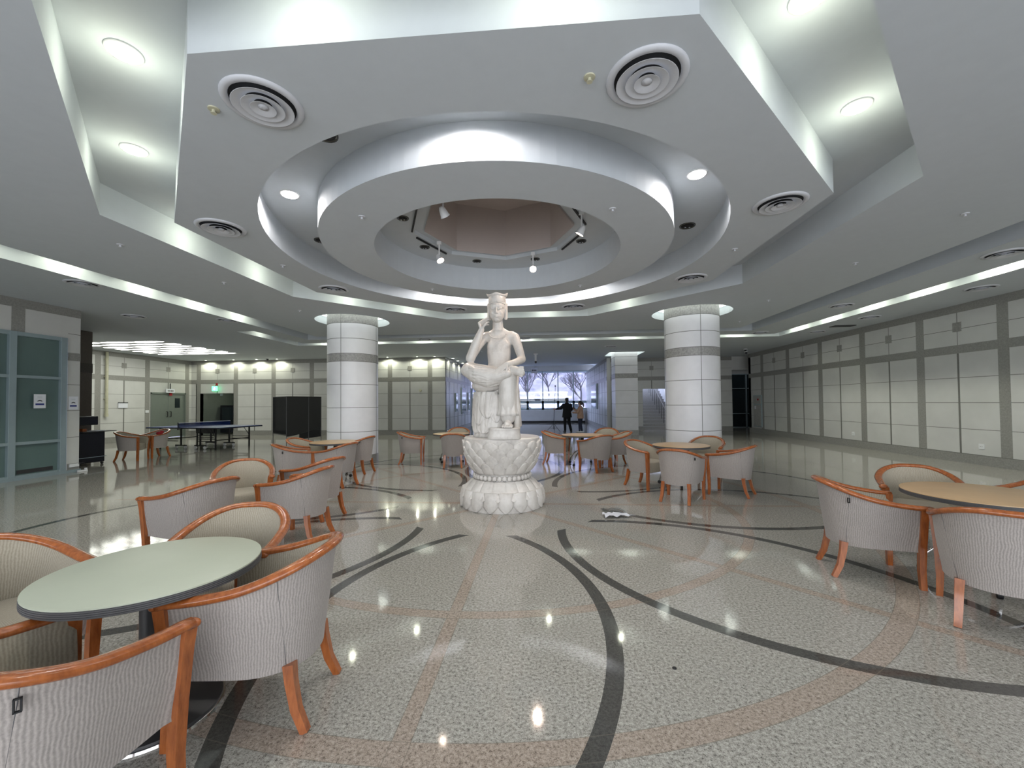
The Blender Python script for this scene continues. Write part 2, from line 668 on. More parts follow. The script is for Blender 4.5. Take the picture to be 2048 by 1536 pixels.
# ------------------------------------------------------------------ panelled walls
def panel_wall(name, p0, p1, bands, openings=(), z1=3.75, thick=.2, squares=True, mids=True, extra_mid=()):
    """wall from p0 to p1 seen from its left-hand normal side; local x runs along it.
    bands: local x of vertical granite bands; openings: (x0,x1,ztop)"""
    p0, p1 = Vector(p0), Vector(p1)
    L = (p1 - p0).length
    ang = math.atan2(p1.y - p0.y, p1.x - p0.x)
    bm = B()
    # body cut at the openings
    xs = sorted(openings)
    cur = 0
    segs = []
    for a, b, zt in xs:
        segs.append((cur, a, 0, z1))
        segs.append((a, b, zt, z1))
        cur = b
    segs.append((cur, L, 0, z1))
    for a, b, za, zb in segs:
        if b - a > 1e-3:
            box(bm, a, b, 0, thick, za, zb, 0)

    def clip(a, b, za, zb, d, mi):
        pieces = [(max(0, a), min(L, b), za, zb)]
        for oa, ob, zt in openings:
            nxt = []
            for (c, e, f, g) in pieces:
                if e <= oa or c >= ob or f >= zt:
                    nxt.append((c, e, f, g))
                    continue
                if c < oa:
                    nxt.append((c, oa, f, g))
                if e > ob:
                    nxt.append((ob, e, f, g))
                if g > zt:
                    nxt.append((max(c, oa), min(e, ob), zt, g))
            pieces = nxt
        for c, e, f, g in pieces:
            if e - c > .002 and g - f > .002:
                box(bm, c, e, -d, .01, f, g, mi)
    for z in (.8, 1.41, 2.0, 3.16):
        clip(0, L, z - .006, z + .006, .0015, 2)
    bs = sorted(bands)
    for x in bs:
        clip(x - .11, x + .11, .0, z1, .004, 1)
    for a, b in zip(bs[:-1], bs[1:]):
        m = (a + b) / 2
        if mids and b - a > 1.5:
            clip(m - .022, m + .022, .22, 2.58, .003, 2)
            clip(m - .006, m + .006, 2.78, 3.55, .002, 2)
            if squares:
                clip(m - .1, m + .1, 3.1, 3.32, .012, 1)
    clip(0, L, 0, .22, .006, 1)
    clip(0, L, 2.58, 2.78, .006, 1)
    clip(0, L, 3.55, z1, .006, 1)
    clip(0, L, .215, .228, .008, 2)
    o = obj(name, bm, [M['panel'], M['band'], M['joint']])
    o.location = (p0.x, p0.y, 0)
    o.rotation_euler = (0, 0, ang)
    return struct(o)


# right wall: visible face towards -X: runs from far to near
panel_wall('wall_right', (10.5, 14.25), (10.5, -9.6), [14.25 - (13.05 - 1.93 * k) for k in range(12)])
# back wall left part (faces -Y): left to right
xb = [-16.6 + 1.975 * k for k in range(7)]
panel_wall('wall_back', (-17.2, 13.2), (-4.0, 13.2), [x + 17.2 for x in xb], [(-16.52 + 17.2, -14.75 + 17.2, 2.1)])
# left wall of the games area (faces +X): near to far
panel_wall('wall_left', (-17.0, 4.6), (-17.0, 13.2), [.45, 2.3, 4.25, 6.3, 8.35], [(11.07 - 4.6, 12.82 - 4.6, 2.08)])
# corridor walls
panel_wall('wall_corridor_left', (-4.0, 13.215), (-4.0, 20.4), [.9, 2.9, 4.9, 6.9], squares=False)
panel_wall('wall_corridor_right', (3.9, 24.6), (3.9, 14.9), [1, 3, 5, 7, 9], squares=False)
# back wall right part
panel_wall('wall_back.001', (3.9, 15.2), (10.15, 15.2), [.12, 1.3, 3.3, 5.2], [(5.75 - 3.9, 7.3 - 3.9, 2.15)])
bm = B()
box(bm, 10.15, 14, 15.2, 15.4, 3.05, 3.75)
box(bm, 10.5, 14, 14.05, 14.25, 0, 3.75)
box(bm, 9.95, 10.15, 15.4, 18, 0, 3.75)
box(bm, 9.9, 14, 18.0, 18.2, 0, 3.75)
box(bm, 13.9, 14.1, 14.2, 18.2, 0, 3.75)
struct(obj('wall_side_passage', bm, M['panel']))
bm = B()
box(bm, -3.9, -3.85, 20.4, 24.6, 2.45, 4.25)
struct(obj('wall_corridor_left.001', bm, M['panel']))
# rear wall behind the camera: posts and header round the glazed entrance
bm = B()
box(bm, -10.3, 10.7, -9.75, -9.55, 3.25, 3.75)
box(bm, -10.3, 10.7, -9.75, -9.55, 0, .25)
for k in range(12):
    x = -10.1 + k * 1.87
    box(bm, x - .08, x + .08, -9.75, -9.5, 0, 3.4)
struct(obj('wall_rear', bm, M['frame']))
bm = B()
box(bm, -10.2, 10.6, -9.66, -9.63, .2, 3.3)
struct(obj('rear_sky_blocker', bm, M['skyblock']))  # opaque unseen panes added to keep sky light out of the rear opening

# glazed partition on the left, its end pier, and the dark return wall behind it
bm = B()
GX = -10.1
box(bm, GX - .2, GX, 2.37, 2.62, 0, 3.75, 0)
box(bm, GX - .2, GX, -9.6, 2.37, 3.05, 3.75, 0)
for z in (.8, 1.41, 2.0, 3.16):
    box(bm, GX - .1, GX + .002, 2.37, 2.621, z - .006, z + .006, 2)
box(bm, GX - .2, GX + .006, -9.6, 2.622, 3.55, 3.75, 1)
box(bm, GX - .2, GX + .006, 2.37, 2.624, 2.55, 2.73, 1)
for y in (1.48, -.5, -2.5, -4.5, -6.5):
    box(bm, GX - .2, GX + .005, y - .11, y + .11, 3.05, 3.6, 1)
box(bm, GX - .2, GX + .006, 2.38, 2.626, 0, .2, 1)
# return wall and dark wall
box(bm, -12.9, GX - .2, 2.42, 2.6, 0, 3.75, 3)
box(bm, -13.0, -12.82, 2.42, 5.15, 0, 3.75, 3)
box(bm, -13.01, -12.81, 2.42, 5.16, 2.50, 2.78, 5)
box(bm, -17, -12.9, 4.6, 4.8, 0, 3.75, 0)
struct(obj('wall_partition', bm, [M['panel'], M['band'], M['joint'], M['darkstone'], M['band'], M['darkband']]))
fr = B()
gl = B()
ys = [2.27, 1.38, .35, -.75, -1.85, -2.95, -4.05, -5.15, -6.25, -7.35, -8.45, -9.5]
for y in ys:
    box(fr, GX - .06, GX + .05, y - .06, y + .06, 0, 3.05, 0, bevel=.006)
for a, b in ((0, .1), (.72, .78), (2.1, 2.16), (2.97, 3.05)):
    box(fr, GX - .05, GX + .04, -9.5, 2.33, a, b, 0)
box(gl, GX - .03, GX - .015, -9.5, 2.33, .05, 3.0, 0)
wn = struct(obj('window_1', gl, M['frost']))
obj('window_frame', fr, M['frame'], wn)
bm = B()
box(bm, GX - .02, GX + .06, -9.5, 2.62, .0, .06, 0)
struct(obj('baseboard_left', bm, M['frame']))
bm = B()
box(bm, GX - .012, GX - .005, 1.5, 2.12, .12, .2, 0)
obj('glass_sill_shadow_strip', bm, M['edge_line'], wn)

# ------------------------------------------------------------------ doors
# double steel door in the left wall
dr = B()
for a, b in ((11.1, 11.95), (11.96, 12.8)):
    box(dr, -17.08, -17.02, a, b, .01, 2.05)
d = struct(obj('door_1', dr, M['door']))
bm = B()
for a, b, c, e in ((11.05, 11.1, 0, 2.1), (12.8, 12.86, 0, 2.1), (11.05, 12.86, 2.05, 2.12)):
    box(bm, -17.1, -16.97, a, b, c, e)
obj('door_frame', bm, M['door'], d)
bm = B()
box(bm, -17.03, -17.005, 12.3, 12.56, 1.4, 1.86)
obj('vision_panel', bm, M['doorglass'], d)
for y in (11.87, 12.05):
    bm = B()
    tube(bm, [(-17.02, y, .98), (-16.96, y, .98), (-16.96, y, 1.22), (-17.02, y, 1.22)], .018, 8)
    obj('door_handle', bm, M['black'], d)
# recessed doorway in the back wall
bm = B()
box(bm, -16.75, -16.52, 13.2, 15.5, 0, 2.6)
box(bm, -14.75, -14.6, 13.2, 15.5, 0, 2.6)
box(bm, -16.7, -14.6, 15.5, 15.6, 0, 2.6)
box(bm, -16.7, -14.6, 13.4, 15.6, 2.11, 2.3)
struct(obj('wall_alcove', bm, M['door']))
bm = B()
box(bm, -16.52, -16.0, 15.3, 15.48, 0, 2.05)
d = struct(obj('door_2', bm, M['door']))
t = thing('vending_machine', 'dark vending machine standing in the recessed doorway behind the table tennis table', 'vending machine', (-15.95, 14.6, 0))
bm = B()
box(bm, -.42, .42, -.3, .3, .05, 1.5, 0, bevel=.02)
obj('cabinet', bm, M['blackgloss'], t)
bm = B()
box(bm, -.3, .3, -.315, -.3, .6, 1.4)
obj('front_window', bm, M['doorglass'], t)
# dark glass door in the side passage on the right
bm = B()
box(bm, 10.75, 13.6, 17.9, 17.94, .02, 3.0)
d = struct(obj('door_3', bm, M['doorglass']))
bm = B()
for z in (.02, .78, 2.2, 3.0):
    box(bm, 10.75, 13.6, 17.84, 17.9, z - .02, z + .02)
for x in (10.75, 12.1, 13.6):
    box(bm, x - .03, x + .03, 17.84, 17.9, 0, 3.02)
obj('door_frame', bm, M['frame'], d)

# ------------------------------------------------------------------ stairs behind the opening
bm = B()
for k in range(14):
    box(bm, 5.6, 7.8, 16.2 + .28 * k, 16.2 + .28 * (k + 1) + .02, 0, .165 * (k + 1))
st = struct(obj('stairs', bm, M['band']))
bm = B()
box(bm, 5.45, 5.6, 15.4, 21, 0, 3.75)
box(bm, 7.8, 7.95, 15.4, 21, 0, 3.75)
box(bm, 5.4, 8, 20.2, 20.4, 0, 3.75)
struct(obj('wall_stairwell', bm, M['panel']))
t = thing('stair_handrail', 'black handrail sloping down beside the dark staircase behind the right column', 'handrail', (7.15, 16.0, 0))
bm = B()
tube(bm, [(0, 0, .95), (0, 3.6, .95 + 2.12)], .03, 8)
obj('rail', bm, M['black'], t)
bm = B()
for k in range(9):
    y = .1 + k * .42
    tube(bm, [(0, y, .165 * y / .28), (0, y, .95 + y * .589)], .012, 6)
obj('balusters', bm, M['black'], t)

# ------------------------------------------------------------------ columns
def column(x, y, idx):
    bm = B()
    rad = .634
    n = 64
    prof = [(rad, 0), (rad, 3.92)]
    lathe(bm, prof, n, (x, y, 0), 0)
    for z in (.8, 1.41, 2.0, 2.58, 2.78, 3.16, 3.55):
        lathe(bm, [(rad + .0015, z - .006), (rad + .0015, z + .006)], n, (x, y, 0), 2)
    lathe(bm, [(rad + .003, 2.585), (rad + .003, 2.775)], n, (x, y, 0), 1)
    lathe(bm, [(rad + .003, 3.555), (rad + .003, 3.92)], n, (x, y, 0), 1)
    lathe(bm, [(rad + .006, 0), (rad + .006, .2)], n, (x, y, 0), 3)
    for k in range(4):
        a = R(90 * k - 1)
        rot = Matrix.Translation((x, y, 0)) @ Matrix.Rotation(a, 4, 'Z')
        box(bm, rad - .05, rad + .004, -.005, .005, 0, 3.92, 2, rot)
    o = obj('column', bm, [M['column'], M['ring'], M['joint'], M['band']], smooth=40)
    tag(o, idx, 'column', 'round stone columns')
    # glowing trough round the column head
    bm = B()
    o2 = []
    for r0, z in ((.68, 3.90), (.90, 3.90)):
        o2.append([(x + r0 * math.cos(2 * PI * i / 48), y + r0 * math.sin(2 * PI * i / 48), z) for i in range(48)])
    rings(bm, o2, True, False, False)
    bmesh.ops.reverse_faces(bm, faces=bm.faces[:])
    r = obj('ring_light', bm, M['colring'])
    tag(r, 'glowing ring light set in the ceiling around the head of the %s round column' % ('left' if x < 0 else 'right'), 'ceiling light', 'ring lights around columns')


column(-4.365, 4.38, 'white round stone column left of the statue, dark band near its top')
column(4.365, 4.38, 'white round stone column right of the statue, dark band near its top')
bm = B()
box(bm, 3.95, 4.95, 12.75, 13.75, 0, 3.95, 0)
for z in (.8, 1.41, 2.0, 2.58, 2.78, 3.16, 3.55):
    box(bm, 3.948, 4.952, 12.748, 13.752, z - .006, z + .006, 2)
box(bm, 3.945, 4.955, 12.745, 13.755, 2.585, 2.775, 1)
box(bm, 3.945, 4.955, 12.745, 13.755, 3.555, 3.94, 0)
box(bm, 3.94, 4.96, 12.74, 13.76, 0, .22, 1)
o = obj('square_column', bm, [M['column'], M['ring'], M['joint']])
tag(o, 'square stone column at the corridor mouth under a glowing square recess', 'column')
bm = B()
lo = [[(x, y, 3.93) for x, y in rect(3.93, 4.97, 12.73, 13.77)], [(x, y, 3.93) for x, y in rect(3.70, 5.20, 12.52, 14.08)]]
rings(bm, lo, True, False, False)
bmesh.ops.reverse_faces(bm, faces=bm.faces[:])
tag(obj('square_ring_light', bm, M['colring']), 'glowing square light recess around the head of the square column', 'ceiling light')

# ------------------------------------------------------------------ far windows and what lies outside
WY = 24.6
bm = B()
box(bm, -4.0, 4.4, WY, WY + .3, 0, .95)
box(bm, -4.0, 4.4, WY, WY + .3, 3.87, 4.3)
struct(obj('wall_far', bm, M['panel']))
bm = B()
box(bm, -4.0, 4.0, WY + .1, WY + .112, .95, 3.87)
wn = struct(obj('window_2', bm, M['glass']))
bm = B()
for x in (-3.95, -2.77, -1.62, -.47, .67, 1.81, 2.96, 4.0):
    box(bm, x - .035, x + .035, WY + .02, WY + .18, .95, 3.87)
    box(bm, x - .09, x + .09, WY + .02, WY + .16, .95, 1.6)
for a, b in ((.95, 1.08), (1.43, 1.62), (3.8, 3.9)):
    box(bm, -4.0, 4.0, WY + .02, WY + .17, a, b)
obj('window_frame', bm, M['frame'], wn)
t = thing('radiator_cabinet', 'long pale low cabinet with a dark plinth running under the far windows', 'cabinet', (0, WY, 0))
bm = B()
box(bm, -3.9, 3.7, -.42, -.02, .14, .93, 0, bevel=.01)
obj('body', bm, M['panel'], t)
bm = B()
box(bm, -3.9, 3.75, -.40, -.02, .0, .14, 0)
obj('plinth', bm, M['black'], t)
# bright glazed side door at the far left of the corridor
bm = B()
box(bm, -3.98, -3.97, 20.45, 24.55, .05, 2.42)
d = struct(obj('door_4', bm, M['glass']))
bm = B()
for y in (20.45, 21.8, 23.2, 24.55):
    box(bm, -4.02, -3.93, y - .04, y + .04, 0, 2.46)
for z in (.05, 1.1, 2.42):
    box(bm, -4.02, -3.93, 20.4, 24.6, z - .04, z + .04)
obj('door_frame', bm, M['frame'], d)
# exterior
bm = B()
box(bm, -60, 60, 24.95, 80, -.4, -.02)
box(bm, -40, -4.3, 15.7, 24.95, -.4, -.02)
struct(obj('ground_outside', bm, M['ground']))
bm = B()
loops = []
for k, (y, z) in enumerate(((44, -.1), (50, 2.5), (58, 7), (70, 13), (80, 16))):
    loops.append([(-60 + 120 * i / 40, y + 1.2 * math.sin(i * .9 + k), z + .5 * math.sin(i * 1.7 + k * 2)) for i in range(41)])
rings(bm, loops, False)
struct(obj('hillside', bm, M['hill'], smooth=True))


def tree(x, y, h, seed, label):
    rnd = random.Random(seed)
    t = thing('bare_tree', label, 'tree', (x, y, 0), 0, 'bare trees outside the far windows')
    bm = B()

    def branch(p, d, L, r, dep):
        pts = [p]
        q = p.copy()
        for i in range(4):
            d = (d + Vector((rnd.uniform(-.18, .18), rnd.uniform(-.18, .18), rnd.uniform(-.02, .12)))).normalized()
            q = q + d * L / 4
            pts.append(q.copy())
        tube(bm, pts, lambda t, r=r: r * (1 - .5 * t), 6)
        if dep > 0:
            for k in range(4):
                i = rnd.choice((1, 2, 3, 4, 4))
                a = rnd.uniform(0, 2 * PI)
                nd = (d + Vector((math.cos(a), math.sin(a), .2)) * .8).normalized()
                branch(pts[i], nd, L * .66, r * .55, dep - 1)
    bm2 = B()
    branch(Vector((0, 0, 1.2)), Vector((0, 0, 1)), h * .38, .13, 5)
    tube(bm2, [(0, 0, -.2), (.03, 0, .6), (0, 0, 1.3)], lambda t: .24 - .07 * t, 8)
    obj('trunk', bm2, M['bark'], t)
    obj('branches', bm, M['bark'], t)


for i, (x, y, h) in enumerate(((-7.5, 40, 6.5), (-1.0, 40.2, 6.5), (5.0, 40, 6.5), (11.0, 40, 7))):
    tree(x, y, h, 11 + i, ['bare tree outside, far left behind the far windows, mostly hidden by the statue',
                           'bare tree outside, just right of the statue knee through the far windows',
                           'bare tree outside, seen above the person in black',
                           'bare tree outside, seen above the person in beige at the right end of the windows'][i])
for i, (x, y, h) in enumerate(((-4.5, 47, 7.5), (1.6, 47, 8), (7.6, 47, 7.5))):
    tree(x, y, h, 31 + i, ['bare tree on the hillside outside, behind the statue side of the windows', 'bare tree on the hillside outside, behind the middle of the windows',
                           'bare tree on the hillside outside, behind the right end of the windows'][i])
t = thing('low_building', 'low white building with bright roof bands seen through the far windows', 'building', (0, 42, 0))
bm = B()
box(bm, -9, 3.6, 0, 1.2, 0, 1.4)
box(bm, -9.3, 4.0, -.8, 1.2, 1.95, 2.2)
box(bm, -9.3, 3.6, .2, 1.2, 2.6, 2.75)
obj('walls', bm, M['bwall'], t)
bm = B()
box(bm, -9, 3.4, .1, 1.1, 1.4, 1.95)
obj('window_band', bm, M['carglass'], t)


def car(x, y, label):
    t = thing('parked_car', label, 'car', (x, y, 0), 0, 'cars parked outside the far windows')
    bm = B()
    pr = [(-2.1, .35), (-2.1, .85), (-1.3, .95), (-.7, 1.42), (.8, 1.42), (1.4, .98), (2.1, .88), (2.1, .35)]
    rings(bm, [[(a, -.85, b) for a, b in pr], [(a, .85, b) for a, b in pr]])
    obj('body', bm, M['carpaint'], t)
    bm = B()
    pr = [(-1.15, .98), (-.68, 1.35), (.75, 1.35), (1.2, .98)]
    rings(bm, [[(a, -.87, b) for a, b in pr], [(a, .87, b) for a, b in pr]])
    obj('windows', bm, M['carglass'], t)
    for sx in (-1.3, 1.3):
        bm = B()
        cyl(bm, (sx, -.88, .33), (sx, .88, .33), .33, seg=20)
        obj('wheel', bm, M['black'], t)


car(-1.6, 33, 'white car parked outside, seen just right of the statue through the low panes')
car(3.2, 33, 'white car parked outside, seen behind the person in black')

# ------------------------------------------------------------------ ceiling fittings
WARM = (.97, 1.0, .78)
WHITE = (1.0, .94, .90)


def downlight(x, y, z, lit, lens, color, power, label, group, r=.09, wide=False):
    t = thing('downlight', label, 'ceiling light', (x, y, z), 0, group)
    bm = B()
    lathe(bm, [(r + .022, 0), (r + .02, -.012), (r, -.008), (r - .004, .0)], 24, cap0=False, cap1=False)
    obj('trim_ring', bm, M['white'] if lit else M['reflector'], t, True)
    bm = B()
    if lit:
        lathe(bm, [(r, -.006), (r * .98, -.02), (r * .6, -.028)], 24, cap0=False)
        bmesh.ops.recalc_face_normals(bm, faces=bm.faces[:])
        obj('lens', bm, lens, t, True)
        if wide:
            l = spot(t, 'lamp', (0, 0, -.25), power, color)
            l.data.type = 'POINT'
            l.data.shadow_soft_size = .05
            spot(t, 'beam', (0, 0, -.05), 20, (1.0, .99, .93), 105, .6, rad=.09)
        else:
            spot(t, 'beam', (0, 0, -.05), 32, (1.0, .94, .90), 100, .6, rad=.09)
            spot(t, 'lamp', (0, 0, -.05), power, color, 172, .25)
    else:
        lathe(bm, [(r, -.004), (r * .5, -.012)], 24, cap0=False)
        obj('reflector', bm, M['hole'], t)
        for s in (-.03, .03):
            bm = B()
            cyl(bm, (s * r / .09, 0, -.005), (s * r / .09, 0, -.03), .012, seg=8)
            obj('bulb', bm, M['steel'], t)
    return t


SIDE = {-90: 'near', -45: 'near right', 0: 'right', 45: 'far right', 90: 'far', 135: 'far left', 180: 'left', -135: 'near left'}
for k in range(8):
    a = -135 + 45 * k
    for s in (-1, 1):
        an = R(a)
        x = 4.08 * math.cos(an) - s * .745 * math.sin(an)
        y = 4.08 * math.sin(an) + s * .745 * math.cos(an)
        lit = not (a == 0 or (a == 45 and s == -1))
        end = ('clockwise', 'anticlockwise')[(s + 1) // 2]
        downlight(x, y, ZT, lit, M['light_warm'], WARM, 4.2,
                  '%s round downlight in the octagonal ceiling trough, %s side, %s end seen from below' % ('glowing' if lit else 'unlit', SIDE[a], end),
                  'downlights in the octagonal trough', wide=True)
litc = {-150, -90, -30, 60, 90, 120}
for k in range(12):
    a = -180 + 30 * k
    x, y = 2.78 * math.cos(R(a)), 2.78 * math.sin(R(a))
    lit = a in litc
    hr = {-180: 9, -150: 8, -120: 7, -90: 6, -60: 5, -30: 4, 0: 3, 30: 2, 60: 1, 90: 12, 120: 11, 150: 10}[a]
    downlight(x, y, ZT, lit, M['light_white'], WHITE, 46,
              '%s round downlight in the circular ceiling trough above the statue, %s' % ('glowing' if lit else 'dark unlit', {3: 'straight right', 2: 'right and slightly rear', 1: 'right of straight behind', 12: 'straight behind the hanging ring', 11: 'left of straight behind', 10: 'left and slightly rear', 9: 'straight left', 8: 'left and slightly front', 7: 'left of nearest', 6: 'nearest the camera', 5: 'right of nearest', 4: 'right and slightly front'}[hr]),
              'downlights in the circular trough')
for k in range(5):
    a = 22.5 + 45 * k
    downlight(1.40 * math.cos(R(a)), 1.40 * math.sin(R(a)), 4.115, False, None, None, 0,
              'small dark unlit downlight inside the central ring opening, %s' % ['right rear', 'rear right', 'rear left', 'left rear', 'left front', 'front left', 'front right', 'right front'][k],
              'unlit downlights above the statue', r=.062)


def cove_lamp(x, y, z, label, group, power=9, col=WARM, ry=0, rx=0):
    t = thing('cove_lamp', label, 'ceiling light', (x, y, z), 0, group)
    bm = B()
    lathe(bm, [(.05, 0), (.05, -.02)], 14)
    obj('lens', bm, M['light_warm'], t)
    spot(t, 'lamp', (0, 0, -.04), power, col, 170, .3, (rx, ry, 0), .04)
    spot(t, 'beam', (0, 0, -.05), power * 1.8, (1.0, 1.0, .93), 115, .7, rad=.08)


for i in range(6):
    y = 4.0 - i * 1.3
    cove_lamp(-6.95, y, ZT - .0, 'small lamp in the left ceiling slot, number %s from the far end' % ['one', 'two', 'three', 'four', 'five', 'six'][i], 'lamps in the left ceiling slot', 17)
for i in range(8):
    y = 7.6 - i * 1.45
    cove_lamp(8.62, y, ZT, 'small lamp in the right ceiling slot, number %s from the far end' % ['one', 'two', 'three', 'four', 'five', 'six', 'seven', 'eight'][i], 'lamps in the right ceiling slot', 26)
for i in range(9):
    x = -7.4 + i * 1.85
    cove_lamp(x, 8.42, ZT, 'small lamp in the far ceiling slot, number %s from the left' % ['one', 'two', 'three', 'four', 'five', 'six', 'seven', 'eight', 'nine'][i], 'lamps in the far ceiling slot', 20)
cove_lamp(-8.3, 6.6, ZT, 'small lamp at the left end of the far ceiling slot', 'lamps in the far ceiling slot', 8)

# wall washers along the back wall
for i, x in enumerate((-16.0, -14.55, -13.35, -12.3, -8.7, -6.75, -5.3, -4.45)):
    t = thing('wall_washer', 'small bright wall washer at the back wall ceiling line, number %s from the left' % ['one', 'two', 'three', 'four', 'five', 'six', 'seven', 'eight'][i], 'ceiling light', (x, 12.93, ZO), 0, 'wall washers along the back wall')
    bm = B()
    lathe(bm, [(.04, 0), (.038, -.004)], 14)
    obj('lens', bm, M['light_warm'], t)
    spot(t, 'lamp', (0, 0, -.03), 30, WARM, 165, .4, (0, 0, 0), .03)
for i, y in enumerate((13.9, 15.1, 16.4)):
    t = thing('wall_washer', 'small wall washer at the left corridor wall, %s from the corner' % ['first', 'second', 'third'][i], 'ceiling light', (-3.78, y, ZO), 0, 'wall washers in the corridor')
    bm = B()
    lathe(bm, [(.06, 0), (.055, -.01)], 14)
    obj('lens', bm, M['light_warm'], t)
    spot(t, 'lamp', (0, 0, -.03), 22, WARM, 150, .4, (0, 0, 0), .03)

# air diffusers
def diffuser(x, y, z, r, label):
    t = thing('air_diffuser', label, 'air vent', (x, y, z), 0, 'round air diffusers in the ceiling')
    bm = B()
    lathe(bm, [(r, 0.0), (r, -.006), (r * .95, -.018), (r * .84, -.02), (r * .80, -.004)], 40, cap0=False, cap1=False)
    obj('rim', bm, M['vent'], t, True)
    bm = B()
    lathe(bm, [(r * .82, -.002), (r * .8, -.003)], 40, cap0=False)
    obj('duct_opening', bm, M['hole'], t)
    bm = B()
    for q, zz in ((.74, -.036), (.52, -.040), (.31, -.044)):
        lathe(bm, [(r * max(.02, q - .30), zz + .030), (r * q, zz), (r * q * 1.02, zz), (r * max(.03, q - .27), zz + .032)], 40, cap0=False, cap1=False)
    lathe(bm, [(r * .10, -.012), (r * .13, -.030), (r * .03, -.034)], 20)
    obj('cone_blades', bm, M['vent'], t, True)
    return t


nm = ['right side rear', 'rear right', 'rear left', 'left side rear', 'left side front', 'nearest left', 'nearest right', 'right side front']
for k in range(8):
    a = R(22.5 + 45 * k)
    diffuser(3.58 * math.cos(a), 3.58 * math.sin(a), ZC, .27, 'round white air diffuser in the octagonal ceiling panel, %s one' % nm[k])
for x, y, n in ((-7.65, .65, 'left, beside the bright slot'), (-9.46, 3.27, 'far left, by the partition end'), (-7.6, 4.0, 'left, level with the left column'),
                (7.75, .7, 'right, nearest in the right aisle'), (9.48, 2.78, 'by the right wall, nearest'), (7.72, 4.09, 'right, level with the right column'),
                (7.77, 7.82, 'right corner of the far slot'), (9.5, 5.62, 'by the right wall, farther'), (9.6, 7.9, 'by the right wall, farthest'),
                (-3.4, 7.74, 'beyond the left column'), (.06, 7.9, 'far centre behind the statue'), (-2.2, 11.5, 'back left before the corridor'), (3.4, 10.5, 'back right before the square column')):
    diffuser(x, y, ZO, .25, 'round white air diffuser in the outer ceiling, %s' % n)

# sprinklers / detectors
for i, (x, y) in enumerate(((-1.77, -3.29), (.98, -3.35), (-1.45, -1.5), (1.46, -1.42), (-5.07, -1.0), (-5.03, .77), (-3.43, .02), (-1.45, 1.57), (1.37, 1.63), (3.44, 0), (5.68, .82), (5.67, -.9), (-5.0, 3.0), (5.6, 3.2), (6.1, 5.6))):
    t = thing('sprinkler_head', 'small ceiling sprinkler %s' % ['near left with a cream plate', 'near right with a cream plate', 'on the left of the inner ring', 'on the right of the inner ring', 'left outer field, nearer', 'left outer field, farther', 'left side of the octagonal panel',
              'far left of the inner ring', 'far right of the inner ring', 'right side of the octagonal panel', 'right outer field, farther', 'right outer field, nearer', 'before the left column', 'before the right column', 'beyond the right column'][i], 'sprinkler', (x, y, ZC), 0, 'ceiling sprinklers')
    bm = B()
    lathe(bm, [(.04, 0), (.038, -.008), (.012, -.010), (.012, -.03), (.02, -.032), (.02, -.036)], 16)
    obj('body', bm, M['beigewall'] if i < 2 else M['vent'], t, 40)

# lighting track in the central recess and the four spotlights
bm = B()
O8 = octa(1.345, 0)
for i, j in ((3, 4), (4, 5), (0, 1), (7, 0)):
    a, b = Vector(O8[i] + (0,)), Vector(O8[j] + (0,))
    d = (b - a)
    p, q = a + d * .12, a + d * .88
    s = Vector((-d.y, d.x, 0)).normalized() * .012
    vs = []
    loops = [[p - s + Vector((0, 0, z)), p + s + Vector((0, 0, z)), q + s + Vector((0, 0, z)), q - s + Vector((0, 0, z))] for z in (4.085, 4.108)]
    rings(bm, loops)
tag(obj('lighting_track', bm, M['black']), 'thin black lighting tracks around the octagonal shaft above the statue', 'lighting track')
for nmq, (x, y, tx, ty, tz), lit, lab in (('a', (-.55, -1.22, 0, 0, 2.6), 0, 'white spotlight on the track, upper left, switched off'),
                                     ('b', (-1.0, .35, .9, -.75, 0), 1, 'lit spotlight on the track left of the statue head'),
                                     ('c', (.50, .98, .6, -3.2, 0), 2, 'brightest spotlight, right of the statue head'),
                                     ('d', (1.20, -.5, .0, 0, 1.9), 1, 'lit spotlight on the track at the upper right')):
    t = thing('track_spotlight', lab, 'spotlight', (x, y, 4.09), 0, 'track spotlights above the statue')
    d = (Vector((tx, ty, tz)) - Vector((x, y, 3.86))).normalized()
    bm = B()
    cyl(bm, (0, 0, .02), (0, 0, -.2), .012, seg=8)
    box(bm, -.035, .035, -.02, .02, -.02, .03)
    obj('stem', bm, M['white'], t)
    rot = d.to_track_quat('-Z', 'Y').to_matrix()
    bm = B()
    lathe(bm, [(.025, .06), (.04, .03), (.055, -.05), (.062, -.06), (.055, -.055)], 20, cap1=False)
    for v in bm.verts:
        v.co = rot @ v.co + Vector((0, 0, -.24))
    obj('head', bm, M['white'], t, 40)
    bm = B()
    lathe(bm, [(.054, -.05), (.03, -.052)], 20, cap0=False)
    for v in bm.verts:
        v.co = rot @ v.co + Vector((0, 0, -.24))
    obj('lamp_face', bm, [M['reflector'], M['spotlens'], M['spotlens']][lit], t)
    l = spot(t, 'lamp', tuple(Vector((0, 0, -.24)) + d * .07), (0.01, 60, 42)[lit], (1.0, .80, .66), 75, .9, (0, 0, 0), .04)
    # aim at the statue
    dd = (Vector((0, -.1, 2.2)) - Vector((x, y, 3.86))).normalized()
    l.rotation_euler = dd.to_track_quat('-Z', 'Y').to_euler()

